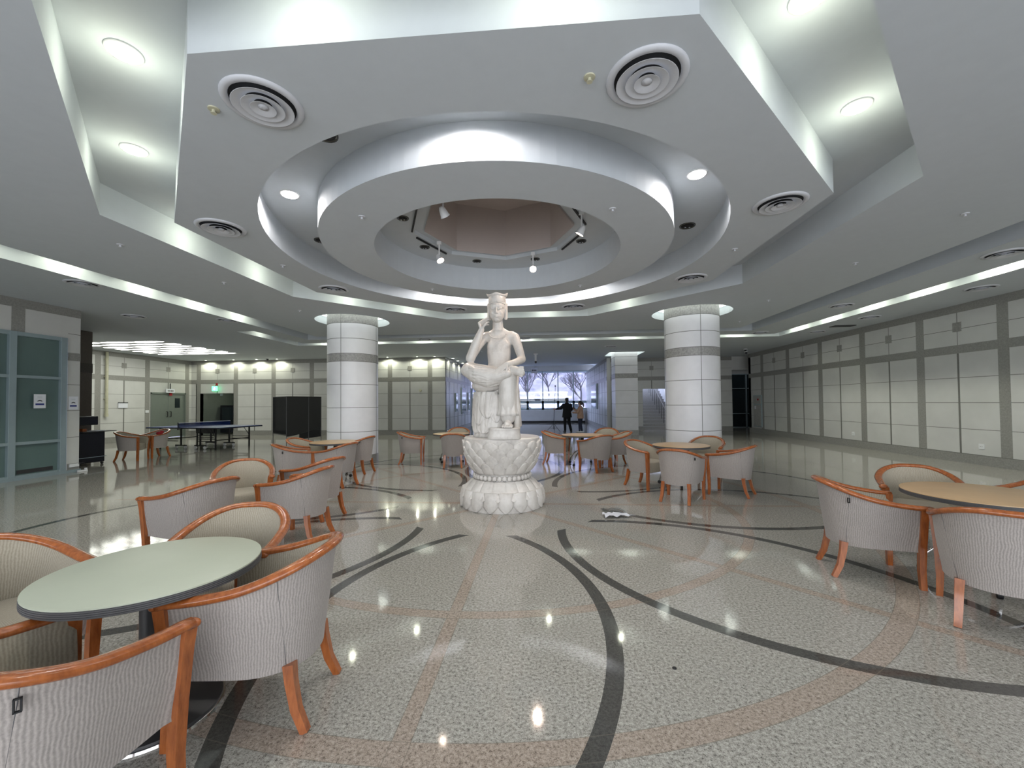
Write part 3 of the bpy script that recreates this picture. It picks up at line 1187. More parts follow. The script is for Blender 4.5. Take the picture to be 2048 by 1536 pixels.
# luminous ceiling over the games area
t = thing('luminous_ceiling', 'bright luminous ceiling panel of wavy lit strips over the table tennis area', 'ceiling light', (0, 0, 0))
bm = B()
fr = B()
nr = 7
X0, X1, Y0, Y1 = -16.1, -12.45, 6.85, 10.75
for i in range(nr):
    yc = Y0 + (Y1 - Y0) * (i + .5) / nr
    lo, hi = [], []
    for k in range(49):
        x = X0 + .05 + (X1 - X0 - .1) * k / 48
        hw = .03 + .125 * abs(math.sin(PI * (k / 48 * 3 + (.5 if i % 2 else 0)))) ** .8
        lo.append((x, yc - hw, 3.735))
        hi.append((x, yc + hw, 3.735))
    rings(bm, [lo, hi], False)
box(fr, X0, X1, Y0, Y1, 3.738, 3.80)
obj('diffuser_panels', bm, M['panellight'], t)
obj('grid', fr, M['vent'], t)

# ------------------------------------------------------------------ armchair
def railpt(u):
    """u in -1..1 along the rail, right arm end to left arm end; returns x,y,z"""
    a = abs(u)
    s = -1 if u > 0 else 1
    if a > .72:      # straight arm
        t = (1 - a) / .28
        x = .292 + .008 * math.sin(t * PI / 2)
        y = .285 - .285 * t
        if t < .12:
            x += .012 * (1 - t / .12)
    else:
        th = (a / .72) * PI / 2
        x = .300 * math.sin(th) ** .88
        y = -.345 * math.cos(th) ** .92
    # height
    t = 1 - a
    z = .642 + .150 * (3 * min(1, t / .95) ** 2 - 2 * min(1, t / .95) ** 3)
    return Vector((s * x, y, z))


def chair_meshes():
    N = 56
    us = [-1 + 2 * i / N for i in range(N + 1)]
    D = {}
    bm = B()
    pts = [railpt(u) for u in us]
    tube(bm, pts, .032, 12, rad2=.021)
    # scroll tips
    for s in (-1, 1):
        ellipsoid(bm, (s * .305, .288, .640), (.030, .022, .019), seg=12, ring=8)
    D['rail'] = (bm, M['wood'], True)
    # shell: outer and inner skin
    bm = B()
    rows_o, rows_i = [], []
    for k in range(9):
        t = k / 8
        ro, ri = [], []
        for u in us:
            p = railpt(u)
            zb = .265 + .02 * abs(u)
            z = p.z - .012 + (zb - (p.z - .012)) * t
            sc = 1 - .14 * t ** .7
            bx, by = p.x * sc, (p.y * (sc if p.y > 0 else 1 - .20 * t ** .6))
            n = Vector((bx / .3, by / .36 if by < 0 else 0, 0))
            n = n.normalized() if n.length > 1e-4 else Vector((0, -1, 0))
            o = Vector((bx, by, z)) + n * .010 * math.sin(PI * min(1, t + .1))
            ro.append(o)
            th = .030 + .03 * math.sin(PI * t)
            ri.append(o - n * th)
        rows_o.append(ro)
        rows_i.append(ri)
    loops = rows_o + rows_i[::-1]
    # skin as closed profile around t for each u
    prof = []
    for i in range(N + 1):
        prof.append([lp[i] for lp in loops])
    L = rings(bm, prof, True, True, True)
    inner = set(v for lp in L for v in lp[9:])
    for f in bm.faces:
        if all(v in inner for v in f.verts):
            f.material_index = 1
    bmesh.ops.recalc_face_normals(bm, faces=bm.faces[:])
    D['upholstered_shell'] = (bm, [M['fabric'], M['shadefab']], 50)
    # piping
    bm = B()
    tube(bm, [r + Vector((0, 0, .006)) for r in rows_o[0]], .006, 6)
    for i in (0, N):
        tube(bm, [rows_o[k][i] for k in range(9)], .007, 6)
    D['piping'] = (bm, M['shadefab'], True)
    bm = B()
    for ui in (int(N * .275), N - int(N * .275)):
        pts = []
        for k in range(9):
            a_, b_ = rows_o[k][ui], rows_o[k][ui + (1 if ui > N / 2 else -1) * -3]
            p = a_.lerp(b_, k / 8)
            pts.append(p + Vector((p.x, p.y, 0)).normalized() * .0005)
        tube(bm, pts, .0016, 5)
    D['seam'] = (bm, M['edge_dark'], True)
    # seat cushion + apron
    bm = B()
    out = []
    for z, sc in ((.275, .70), (.28, .74), (.38, .78), (.44, .79), (.462, .74), (.466, .55)):
        lp = []
        for i in range(40):
            a = 2 * PI * i / 40
            ca, sa = math.cos(a), math.sin(a)
            e = .55
            x = .29 * sc * math.copysign(abs(ca) ** e, ca)
            y = .30 * sc * math.copysign(abs(sa) ** e, sa) + .0
            if y > 0:
                y *= 1.08
            lp.append((x, y, z + (.0 if z < .3 else .006 * math.cos(2 * a))))
        out.append(lp)
    rings(bm, out)
    D['seat'] = (bm, M['shadefab'], 50)
    legs = []
    for s in (-1, 1):
        bm = B()
        tube(bm, [(s * .288, .272, .638), (s * .280, .268, .55), (s * .268, .262, .35), (s * .262, .258, .15), (s * .268, .262, 0)], lambda t: .025 - .006 * t, 4, rad2=lambda t: .030 - .011 * t, square=True)
        legs.append(bm)
    for s in (-1, 1):
        bm = B()
        tube(bm, [(s * .185, -.215, .30), (s * .190, -.225, .22), (s * .196, -.25, .10), (s * .205, -.295, 0)], lambda t: .024 - .007 * t, 4, rad2=lambda t: .024 - .005 * t, square=True)
        legs.append(bm)
    D['legs'] = legs
    bm = B()
    q = Matrix.Translation((.262, -.196, .665)) @ Matrix.Rotation(R(52), 4, 'Z')
    for a_, b_, c_, d_ in ((-.009, -.005, -.02, .02), (.005, .009, -.02, .02), (-.009, .009, .016, .02), (-.009, .009, -.02, -.016)):
        box(bm, a_, b_, -.014, -.004, c_, d_, 0, q)
    D['tag'] = (bm, M['black'], False)
    return D


CH = None


def make_chair(label, group, loc, rz):
    t = thing('armchair', label, 'chair', loc, rz, group)
    D = chair_meshes()
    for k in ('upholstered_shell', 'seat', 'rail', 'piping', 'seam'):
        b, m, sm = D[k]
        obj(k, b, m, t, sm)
    for b in D['legs']:
        obj('leg', b, M['wood'], t, 30)
    return t


chairs = [
    (-1.08, -4.82, -6, 'grey armchair nearest the camera at bottom left, back turned, black tag loop', 'armchairs around the pale green table', 1),
    (-.78, -4.11, 98, 'grey ribbed armchair right of the pale green table, back to the open floor', 'armchairs around the pale green table', 0),
    (-1.33, -3.66, 196, 'armchair at the far side of the pale green table, oval back above the tabletop', 'armchairs around the pale green table', 0),
    (-2.10, -4.25, -104, 'armchair at the left edge of the photo, behind the pale green table', 'armchairs around the pale green table', 0),
    (-3.01, -1.35, 214, 'armchair in the tableless circle facing the camera, seat visible', 'armchairs in a circle without a table', 0),
    (-2.75, -2.33, 78, 'armchair of the tableless circle nearest the glazed partition, seen from outside', 'armchairs in a circle without a table', 0),
    (-2.12, -1.65, 88, 'armchair of the tableless circle just behind the green table group, back turned', 'armchairs in a circle without a table', 0),
    (-2.40, -.80, 76, 'armchair of the tableless circle farthest right, rail wrapping behind its neighbour', 'armchairs in a circle without a table', 0),
    (-4.30, 2.10, -95, 'armchair left of the table by the left column, seat side visible', 'armchairs at the table by the left column', 0),
    (-3.88, 1.04, -53, 'armchair near left of the table by the left column, back turned, tagged', 'armchairs at the table by the left column', 1),
    (-3.14, 1.18, 78, 'armchair before the table by the left column, broad back hiding the table edge', 'armchairs at the table by the left column', 0),
    (-3.41, 2.60, 83, 'armchair against the left column, slim oval back', 'armchairs at the table by the left column', 0),
    (-2.64, 3.96, -80, 'armchair standing alone in profile between the left column and the statue', 'armchairs left of the statue', 1),
    (-1.47, 3.50, 7, 'armchair left of the lotus pedestal, back turned, in front of the small table', 'armchairs left of the statue', 0),
    (-1.72, 5.25, 188, 'armchair behind the small table left of the pedestal, only its back showing', 'armchairs left of the statue', 0),
    (.97, 3.98, -104, 'armchair in profile just right of the lotus pedestal', 'armchairs right of the statue', 0),
    (1.81, 2.96, 28, 'armchair right of the statue, back to the camera, before the far small table', 'armchairs right of the statue', 0),
    (2.37, 3.74, 98, 'armchair on the right of the far small table, facing left', 'armchairs right of the statue', 0),
    (2.30, 4.75, 168, 'armchair behind the far small table right of the statue, mostly hidden', 'armchairs right of the statue', 0),
    (2.45, 1.34, -142, 'armchair left of the beige table before the right column, opening to the right', 'armchairs at the table before the right column', 0),
    (2.72, .31, -35, 'armchair with small tag, back to the camera, before the right column table', 'armchairs at the table before the right column', 1),
    (3.67, .77, 52, 'armchair right of the right column table, flared back pointing right', 'armchairs at the table before the right column', 0),
    (3.79, 2.08, 148, 'armchair behind the beige table, against the right column', 'armchairs at the table before the right column', 0),
    (3.44, -2.29, -107, 'armchair in profile left of the right-hand beige table, small black tag', 'armchairs at the right-hand beige table', 1),
    (3.69, -3.08, -40, 'armchair nearest the camera at the right edge, back turned', 'armchairs at the right-hand beige table', 0),
    (4.38, -1.71, 149, 'armchair behind the right-hand beige table, oval back facing the camera', 'armchairs at the right-hand beige table', 0),
    (5.2, -2.1, 95, 'armchair cut off by the right edge, beyond the right-hand beige table', 'armchairs at the right-hand beige table', 0),
    (-10.72, 4.42, -68, 'left one of the two armchairs pushed together beside the black cabinet', 'pair of armchairs in the far left', 0),
    (-10.72, 5.08, 172, 'right one of the two armchairs pushed together beside the black cabinet, red cloth on it', 'pair of armchairs in the far left', 0),
]
proto = None
tagmesh = None
for x, y, a, lab, grp, tg in chairs:
    if proto is None:
        proto = make_chair(lab, grp, (x, y, 0), R(a))
        c = proto
        b, m, sm = chair_meshes()['tag']
        tagmesh = obj('tag_loop', b, m, proto)
    else:
        c = dup(proto, (x, y, 0), R(a), lab, grp)
        if not tg:
            for ch in list(c.children):
                if ch.name.startswith('tag_loop'):
                    bpy.data.objects.remove(ch, do_unlink=True)

# ------------------------------------------------------------------ tables
def round_table(x, y, r, z, top, label, kind, rz=0):
    t = thing('round_table', label, 'table', (x, y, 0), rz, 'round lobby tables')
    bm = B()
    lathe(bm, [(r - .003, z - .004), (r, z - .006), (r - .001, z), (r - .004, z + .001)], 72, mi=0)
    obj('tabletop', bm, top, t, 40)
    bm = B()
    pr = [(r - .02, z - .040), (r, z - .040)]
    for k in range(4):
        z0 = z - .038 + k * .008
        pr += [(r + .001, z0), (r + .001, z0 + .005), (r - .003, z0 + .006), (r - .003, z0 + .0075)]
    pr += [(r, z - .0055), (r - .02, z - .0055)]
    lathe(bm, pr, 72)
    obj('edge_band', bm, M['edge_dark'], t, 30)
    bm = B()
    if kind == 'pedestal':
        lathe(bm, [(.12, z - .045), (.065, z - .06), (.065, .06), (.08, .045)], 28)
        obj('pedestal', bm, M['greymetal'], t, 40)
        bm = B()
        lathe(bm, [(.275, .008), (.27, .03), (.08, .05)], 48)
        obj('base_plate', bm, M['greymetal'], t, 40)
        bm = B()
        lathe(bm, [(.28, 0), (.283, .006), (.28, .018), (.27, .02)], 48)
        obj('base_rim', bm, M['steel'], t, 40)
    else:
        lathe(bm, [(.16, z - .045), (.14, z - .055), (.035, z - .07), (.035, .30)], 20)
        obj('pedestal', bm, M['black'], t, 40)
        for k in range(4):
            a = PI / 4 + k * PI / 2
            ca, sa = math.cos(a), math.sin(a)
            bm = B()
            pts = [(ca * q, sa * q, zz) for q, zz in ((.02, .36), (.12, .335), (.24, .27), (.33, .17), (.37, .07))]
            tube(bm, pts, .014, 8)
            l = obj('leg', bm, M['steel'], t, True)
            bm = B()
            cyl(bm, (ca * .372 - sa * .015, sa * .372 + ca * .015, .03), (ca * .372 + sa * .015, sa * .372 - ca * .015, .03), .03, seg=14)
            obj('caster', bm, M['black'], l)
            bm = B()
    return t


round_table(-1.256, -4.215, .438, .715, M['table_green'], 'round table with a pale green top and ribbed dark edge at the lower left', 'pedestal')
round_table(4.25, -2.43, .50, .72, M['table_beige'], 'round table with a beige top cut by the right edge of the photo', 'casters', .2)
round_table(3.12, 1.5, .485, .715, M['table_beige'], 'round beige table in front of the right column', 'casters', .5)
round_table(1.59, 3.86, .498, .72, M['table_beige'], 'small round table just right of the statue, farther from the camera', 'casters', .1)
round_table(-1.72, 4.35, .47, .72, M['table_beige'], 'small round table just left of the statue behind a turned chair', 'casters', .3)
round_table(-3.686, 2.15, .493, .72, M['table_beige'], 'round table among chairs in front of the left column', 'casters', .6)


# ------------------------------------------------------------------ statue on its lotus pedestal
def petal_tier(bm, n, r0, z0, r1, z1, wid, off=0, bulge=.03, curl=0, seed=1):
    """overlapping lotus petals whose foot is at (r0,z0) and whose tip at (r1,z1)"""
    for k in range(n):
        a = 2 * PI * (k + off) / n
        rows = []
        for i in range(9):
            t = i / 8
            r = r0 + (r1 - r0) * t
            z = z0 + (z1 - z0) * t
            w = wid * (1 - max(0, t - .55) ** 2 * 4.2) * (.86 + .14 * t)
            w = max(w, .12 * wid)
            lp = []
            for j in range(9):
                s = -1 + j / 4
                aa = a + s * w / max(r, .01)
                h = bulge * (1 - s * s) ** .6 * math.sin(PI * min(1, .18 + t * .82)) + .010 * (1 - abs(s)) + curl * max(0, t - .6)
                h += .012 * math.exp(-((abs(s) - .86) / .12) ** 2)
                rr = r + h
                lp.append((rr * math.cos(aa), rr * math.sin(aa), z))
            rows.append(lp)
        back = [[(p[0] * .9, p[1] * .9, p[2]) for p in lp] for lp in rows]
        V = [[bm.verts.new(p) for p in lp] for lp in rows]
        W = [[bm.verts.new(p) for p in lp] for lp in back]
        for A, sgn in ((V, 1), (W, -1)):
            for i in range(8):
                for j in range(8):
                    q = [A[i][j], A[i][j + 1], A[i + 1][j + 1], A[i + 1][j]]
                    bm.faces.new(q if sgn > 0 else q[::-1])
        edge = [V[0][j] for j in range(9)] + [V[i][8] for i in range(1, 9)] + [V[8][j] for j in range(7, -1, -1)] + [V[i][0] for i in range(7, 0, -1)]
        edge2 = [W[0][j] for j in range(9)] + [W[i][8] for i in range(1, 9)] + [W[8][j] for j in range(7, -1, -1)] + [W[i][0] for i in range(7, 0, -1)]
        m = len(edge)
        for i in range(m):
            j = (i + 1) % m
            bm.faces.new((edge[j], edge[i], edge2[i], edge2[j]))
    bmesh.ops.recalc_face_normals(bm, faces=bm.faces[:])


ped = thing('lotus_pedestal', 'white carved double lotus pedestal standing on the polished floor under the seated statue', 'pedestal', (.03, .0, 0))
bm = B()
lathe(bm, [(.60, 0), (.605, .05), (.595, .14), (.565, .22), (.505, .31), (.43, .37), (.38, .40)], 72)
obj('base_dome', bm, M['marble'], ped, 40)
bm = B()
petal_tier(bm, 18, .575, .27, .618, .008, .118, 0, .034)
obj('lower_petals', bm, M['marble'], ped, 60)
bm = B()
petal_tier(bm, 18, .415, .395, .615, .165, .112, .5, .036, .03)
obj('upper_base_petals', bm, M['marble'], ped, 60)
bm = B()
lathe(bm, [(.40, .37), (.385, .42), (.39, .47), (.385, .50)], 48)
obj('neck', bm, M['marble'], ped, 40)
bm = B()
for k in range(36):
    a = 2 * PI * k / 36
    ellipsoid(bm, (.405 * math.cos(a), .405 * math.sin(a), .435), (.036, .036, .040), seg=12, ring=8)
obj('bead_ring', bm, M['marble'], ped, True)
bm = B()
lathe(bm, [(.37, .47), (.38, .50), (.44, .60), (.49, .72), (.525, .84), (.55, .93), (.562, .965), (.562, .99), (.55, 1.0), (.3, 1.002)], 72)
obj('bowl', bm, M['marble'], ped, 40)
for i, (r0, z0, r1, z1, n, wd, off, nmx) in enumerate(((.39, .485, .515, .66, 16, .098, 0, 'first_petal_row'), (.45, .58, .548, .77, 16, .112, .5, 'second_petal_row'),
                                                    (.495, .69, .565, .87, 16, .120, 0, 'third_petal_row'), (.525, .79, .565, .962, 16, .122, .5, 'top_petal_row'))):
    bm = B()
    petal_tier(bm, n, r0, z0, r1, z1, wd, off, .034, .05)
    obj(nmx, bm, M['marble'], ped, 60)

st = thing('seated_statue', 'white marble seated pensive figure with a flat crown, hand to cheek, on the lotus pedestal', 'statue', (0, 0, 0))
V3 = Vector
bm = B()
# torso and neck
chain(bm, [(.0, .02, 1.95), (.0, .0, 2.10), (.0, -.02, 2.26), (.0, -.02, 2.38)], [.186, .172, .182, .175], .70)
ellipsoid(bm, (.0, -.02, 2.34), (.185, .125, .15))
capsule(bm, (-.19, 0, 2.50), (.19, 0, 2.50), .078, .078)
ellipsoid(bm, (.0, .0, 2.47), (.20, .115, .12))
ellipsoid(bm, (-.08, -.085, 2.36), (.09, .045, .075))
ellipsoid(bm, (.08, -.085, 2.36), (.09, .045, .075))
capsule(bm, (-.01, -.02, 2.50), (-.012, -.09, 2.74), .086, .074)
for s in (-1, 1):
    capsule(bm, (s * .17, .0, 2.50), (s * .03, -.03, 2.575), .06, .06)
for z in (2.58, 2.625, 2.67):
    lathe(bm, [(.074, z - .014), (.085, z), (.074, z + .014)], 20, (-.01, -.055, 0))
# left arm (viewer's right): shoulder, elbow, forearm to the ankle
chain(bm, [(.235, -.01, 2.475), (.285, -.05, 2.34), (.345, -.08, 2.14)], [.076, .070, .058], 1)
chain(bm, [(.345, -.08, 2.14), (.265, -.31, 2.075), (.16, -.485, 2.035)], [.060, .052, .038], 1)
# right arm: elbow on the raised knee, hand to the cheek
chain(bm, [(-.235, -.01, 2.475), (-.32, -.10, 2.34), (-.395, -.24, 2.15)], [.074, .072, .062], 1)
chain(bm, [(-.395, -.24, 2.15), (-.31, -.26, 2.36), (-.225, -.27, 2.56)], [.072, .066, .042], 1)
# right thigh (raised leg) and crossed shin
chain(bm, [(-.08, -.02, 1.88), (-.27, -.18, 1.93), (-.41, -.30, 1.985)], [.17, .145, .105], 1)
chain(bm, [(-.40, -.32, 1.97), (-.12, -.40, 1.90), (.18, -.44, 1.93), (.30, -.45, 1.95)], [.105, .095, .070, .05], 1)
# left thigh and lower leg
chain(bm, [(.08, -.02, 1.86), (.13, -.22, 1.84), (.155, -.40, 1.82)], [.17, .15, .125], 1)
chain(bm, [(.155, -.40, 1.82), (.155, -.405, 1.55), (.155, -.37, 1.30)], [.125, .112, .105], 1)
# hips on the stool
ellipsoid(bm, (0, .04, 1.86), (.30, .24, .15))
body = obj('body', bm, M['marble'], st)
remesh(body, .012, 5, .6)
# head
bm = B()
hc = V3((-.012, -.12, 2.855))
ellipsoid(bm, hc + V3((0, .01, .03)), (.120, .138, .160))
ellipsoid(bm, hc + V3((0, -.035, -.065)), (.100, .110, .112))
ellipsoid(bm, hc + V3((0, -.080, -.145)), (.045, .045, .033))
ellipsoid(bm, hc + V3((0, -.05, .06)), (.118, .10, .08))
# nose, brows, lids, lips, cheeks
capsule(bm, hc + V3((0, -.130, .045)), hc + V3((0, -.160, -.052)), .010, .015)
for s in (-1, 1):
    ellipsoid(bm, hc + V3((s * .014, -.148, -.058)), (.011, .012, .009))
    pts = [hc + V3((s * q, -.136 + q * q * 5.5, .050 + .016 * math.sin((q - .015) / .085 * PI))) for q in (.015, .032, .05, .07, .088)]
    tube(bm, pts, .0065, 6)
    ellipsoid(bm, hc + V3((s * .050, -.120, .020)), (.030, .016, .015))
    tube(bm, [hc + V3((s * q, -.141 + (q - .02) * (q - .02) * 6, .010 - .006 * math.sin((q - .02) / .06 * PI))) for q in (.022, .036, .050, .064, .078)], .0045, 6)
    ellipsoid(bm, hc + V3((s * .048, -.105, -.050)), (.034, .026, .036))
    # long ears
    capsule(bm, hc + V3((s * .130, .0, .03)), hc + V3((s * .128, -.01, -.12)), .026, .018, .5, V3((1, 0, 0)))
    capsule(bm, hc + V3((s * .118, .02, .10)), hc + V3((s * .122, .03, -.10)), .035, .03)
tube(bm, [hc + V3((q, -.145 + q * q * 12, -.098 + abs(q) * .14)) for q in (-.034, -.017, 0, .017, .034)], lambda t: .004 + .005 * math.sin(PI * t), 8)
tube(bm, [hc + V3((q, -.141 + q * q * 12, -.112 + abs(q) * .2)) for q in (-.026, -.013, 0, .013, .026)], lambda t: .004 + .006 * math.sin(PI * t), 8)
head = obj('head', bm, M['marble'], st)
remesh(head, .0055, 2, .5)
# hair line band, crown with upturned tips
bm = B()
n = 48
lathe(bm, [(.112, .095), (.124, .105), (.128, .15), (.126, .20), (.112, .222)], n, tuple(hc))
for v in bm.verts:
    v.co.y = hc.y + (v.co.y - hc.y) * 1.10
obj('hair_cap', bm, M['marble'], st, 50)
bm = B()
loops = []
for r, z, tip in ((.115, 3.050, 0), (.134, 3.057, .2), (.142, 3.071, .7), (.138, 3.081, 1), (.115, 3.075, .5), (.10, 3.085, 0), (.06, 3.113, 0), (.02, 3.123, 0)):
    lp = []
    for i in range(n):
        a = 2 * PI * i / n
        k = max(0, math.cos(a)) ** 10 + max(0, -math.cos(a)) ** 10 + .5 * max(0, -math.sin(a)) ** 14
        lp.append((hc.x + (r + .022 * tip * k) * math.cos(a), hc.y + (r * 1.05 + .01 * tip * k) * math.sin(a), z + .042 * tip * k))
    loops.append(lp)
rings(bm, loops)
obj('crown', bm, M['marble'], st, 60)
bm = B()
pts = [hc + V3((q, -.128 * math.sqrt(max(0, 1 - (q / .135) ** 2)) - .012, .102 + (.02 if abs(q) < .02 else 0) - abs(q) * .08)) for q in [-.125 + .25 * i / 20 for i in range(21)]]
tube(bm, pts, .006, 6)
obj('hair_band', bm, M['marble'], st, True)
# necklace
bm = B()
pts = []
for i in range(25):
    a = PI + PI * i / 24
    pts.append((-.005 + .125 * math.cos(a), -.085 + .075 * math.sin(a) - .0, 2.53 + .085 * math.sin(a) + .0))
tube(bm, [(x, y - .0, z) for x, y, z in pts], .008, 8)
obj('necklace', bm, M['marble'], st, True)


def statue_hand(name, wrist, d, nrm, curl, L=.145, spread=.10, thumb=1, curls=None):
    """palm box grown from the wrist along d, palm normal nrm, five tapering fingers"""
    d = V3(d).normalized()
    nrm = V3(nrm).normalized()
    side = d.cross(nrm).normalized()
    w0 = V3(wrist)
    bm = B()
    for k in range(4):
        o = (k - 1.5) * .021
        capsule(bm, w0 + side * o * .5, w0 + d * L * .55 + side * o, .019, .017)
    for k in range(4):
        o = (k - 1.5) * .024
        ln = (.108, .125, .120, .095)[k] * L / .145
        b = w0 + d * L * .55 + side * o
        cd = d.copy()
        cv = curls[k] if curls else curl
        for sgm, rr in ((.42, .0155), (.32, .014), (.26, .012)):
            q = b + cd * ln * sgm
            capsule(bm, b, q, rr, rr - .0015, seg=10)
            b = q
            cd = (cd + nrm * cv).normalized()
    b = w0 + d * L * .12 + side * (-.036 * thumb)
    cd = (d * .8 - side * thumb * .75 + nrm * .15).normalized()
    for sgm, rr in ((.05, .018), (.045, .0155)):
        q = b + cd * sgm
        capsule(bm, b, q, rr, rr - .0015, seg=10)
        b = q
        cd = (cd + d * .5).normalized()
    o = obj(name, bm, M['marble'], st)
    return remesh(o, .006, 2, .5)


bm = B()
wr = V3((-.222, -.272, 2.54))
for k in range(4):
    o = (k - 1.5) * .020
    kn = V3((-.262 + .004 * k, -.262 + o * .9, 2.652 - .014 * k))
    capsule(bm, wr + V3((0, o * .6, 0)), kn, .021, .018)
    dd = (V3((.70, .10, .52)), V3((.70, .10, .46)), V3((.70, .06, .36)), V3((.70, .02, .24)))[k].normalized()
    b = kn
    for i_, sg in enumerate((.060, .052, .040)):
        q = b + dd * sg * (1, 1.02, .92, .8)[k]
        capsule(bm, b, q, .0165 - .0015 * i_, .015 - .0015 * i_, seg=10)
        b = q
        dd = (dd + V3((.16, .08, -.08 if k > 1 else -.02))).normalized()
b = wr + V3((.01, -.02, .03))
for d_, sg in ((V3((.55, -.25, .80)), .055), (V3((.62, .10, .75)), .048)):
    q = b + d_.normalized() * sg
    capsule(bm, b, q, .019, .016, seg=10)
    b = q
o = obj('right_hand', bm, M['marble'], st)
remesh(o, .006, 2, .5)
statue_hand('left_hand', (.150, -.500, 2.03), (-.70, -.32, -.62), (.1, .75, -.45), .12, L=.17, thumb=-1)
# right foot resting on the left knee, toes to the viewer's right
bm = B()
chain(bm, [(.235, -.45, 1.955), (.32, -.49, 1.93), (.355, -.50, 1.91)], [.062, .062, .052])
for k in range(5):
    z = 1.985 - k * .030
    capsule(bm, (.335, -.52, z), (.385 - abs(k - 1) * .006, -.535, z - .004), .017 - k * .001, .0155 - k * .001, seg=10)
o = obj('crossed_foot', bm, M['marble'], st)
remesh(o, .007, 2, .5)
# left foot on its block
bm = B()
chain(bm, [(.155, -.37, 1.34), (.155, -.375, 1.235)], [.058, .06])
capsule(bm, (.155, -.37, 1.215), (.155, -.52, 1.195), .058, .05)
for k in range(5):
    x = .105 + k * .026
    x = .095 + k * .031
    capsule(bm, (x, -.52, 1.186), (x, -.590 + abs(k - 3) * .007, 1.174), .018 + k * .0012, .0165 + k * .0012, seg=10)
ellipsoid(bm, (.155, -.44, 1.22), (.055, .09, .050))
ellipsoid(bm, (.157, -.50, 1.192), (.075, .055, .032))
o = obj('standing_foot', bm, M['marble'], st)
remesh(o, .006, 1, .5)
bm = B()
loops = []
for z, k in ((1.0, 1.0), (1.015, 1.03), (1.05, 1.02), (1.10, .96), (1.13, .97), (1.145, .99), (1.155, .95)):
    lp = []
    for i in range(40):
        a = 2 * PI * i / 40
        ca, sa = math.cos(a), math.sin(a)
        lp.append((.105 + .225 * k * math.copysign(abs(ca) ** .6, ca), -.40 + .175 * k * math.copysign(abs(sa) ** .7, sa), z))
    loops.append(lp)
rings(bm, loops)
obj('foot_block', bm, M['marble'], st, 50)
# robe over the crossed leg: swept folds fused with the lap
bm = B()
ellipsoid(bm, (-.16, -.22, 1.86), (.25, .20, .14))
chain(bm, [(-.43, -.31, 1.97), (-.22, -.43, 1.86), (.02, -.50, 1.87), (.16, -.51, 1.90)], [.095, .10, .085, .06])
C0 = [V3((-.44, -.30, 1.975)), V3((-.30, -.37, 1.905)), V3((-.12, -.40, 1.865)), V3((.04, -.42, 1.88)), V3((.16, -.45, 1.915))]
RR = [.098, .135, .145, .125, .090]
chain(bm, C0, [x - .012 for x in RR])
for j in range(10):
    ph0, ph1 = R(-62 + 14.5 * j), R(-48 + 8.5 * j - 12 * math.sin(j))
    pts = []
    for i in range(17):
        t = i / 16 * 3.999
        k = int(t)
        f = t - k
        c = C0[k].lerp(C0[k + 1], f)
        rr = (RR[k] + (RR[k + 1] - RR[k]) * f) - .006
        ph = ph0 * (1 - i / 16) + ph1 * (i / 16) + .12 * math.sin(i * .7 + j)
        pts.append(c + V3((0, -math.cos(ph) * rr, math.sin(ph) * rr)))
    tube(bm, pts, lambda t: .005 + .017 * math.sin(PI * t), 8)
for j in range(7):
    q = j / 6
    pts = [(-.40 + .03 * j, -.22 - .05 * q, 1.90 - .03 * j), (-.30 + .03 * j, -.36, 1.80 - .012 * j), (-.12 + .02 * j, -.43, 1.735 + .004 * j), (.04 + .012 * j, -.43, 1.77 + .012 * j), (.12, -.42, 1.86)]
    tube(bm, pts, lambda t: .010 + .014 * math.sin(PI * t), 8)
# hanging lap cloth bag of folds
ellipsoid(bm, (-.14, -.20, 1.755), (.25, .215, .115))
o = obj('lap_robe', bm, M['marble'], st)
remesh(o, .007, 1, .5)
# robe on the standing leg: vertical folds
bm = B()
loops = []
for i in range(15):
    t = i / 14
    z = 1.88 - t * .56
    r = .135 - .012 * math.sin(PI * t) + (.02 * max(0, t - .85) / .15)
    lp = []
    for k in range(48):
        a = 2 * PI * k / 48
        rr = r * (1 + .05 * math.sin(a * 9 + t * 2.2) * (.3 + t) + .03 * math.sin(t * 26 + 1.5 * math.sin(a)) * math.exp(-((a - 4.7) / .9) ** 2))
        lp.append((.155 + rr * math.cos(a), -.385 + .02 * t + rr * .95 * math.sin(a), z))
    loops.append(lp)
rings(bm, loops)
for v in bm.verts:
    pass
obj('leg_robe', bm, M['marble'], st, True)
# draped stool
bm = B()
loops = []
NS = 120
for i in range(25):
    t = i / 24
    z = 1.82 - t * .815
    lp = []
    for k in range(NS):
        a = 2 * PI * k / NS
        r = .275 + .03 * t + .012 * math.sin(5 * a + 6 * t) * (1 - t)
        r += .022 * math.sin(a * 15 + 3.5 * math.sin(t * 4 + a)) * min(1, t * 3) * (1 - .5 * t)
        lp.append((-.045 + r * 1.10 * math.cos(a), -.02 + r * 1.02 * math.sin(a), z))
    loops.append(lp)
rings(bm, loops)
obj('draped_stool', bm, M['marble'], st, True)
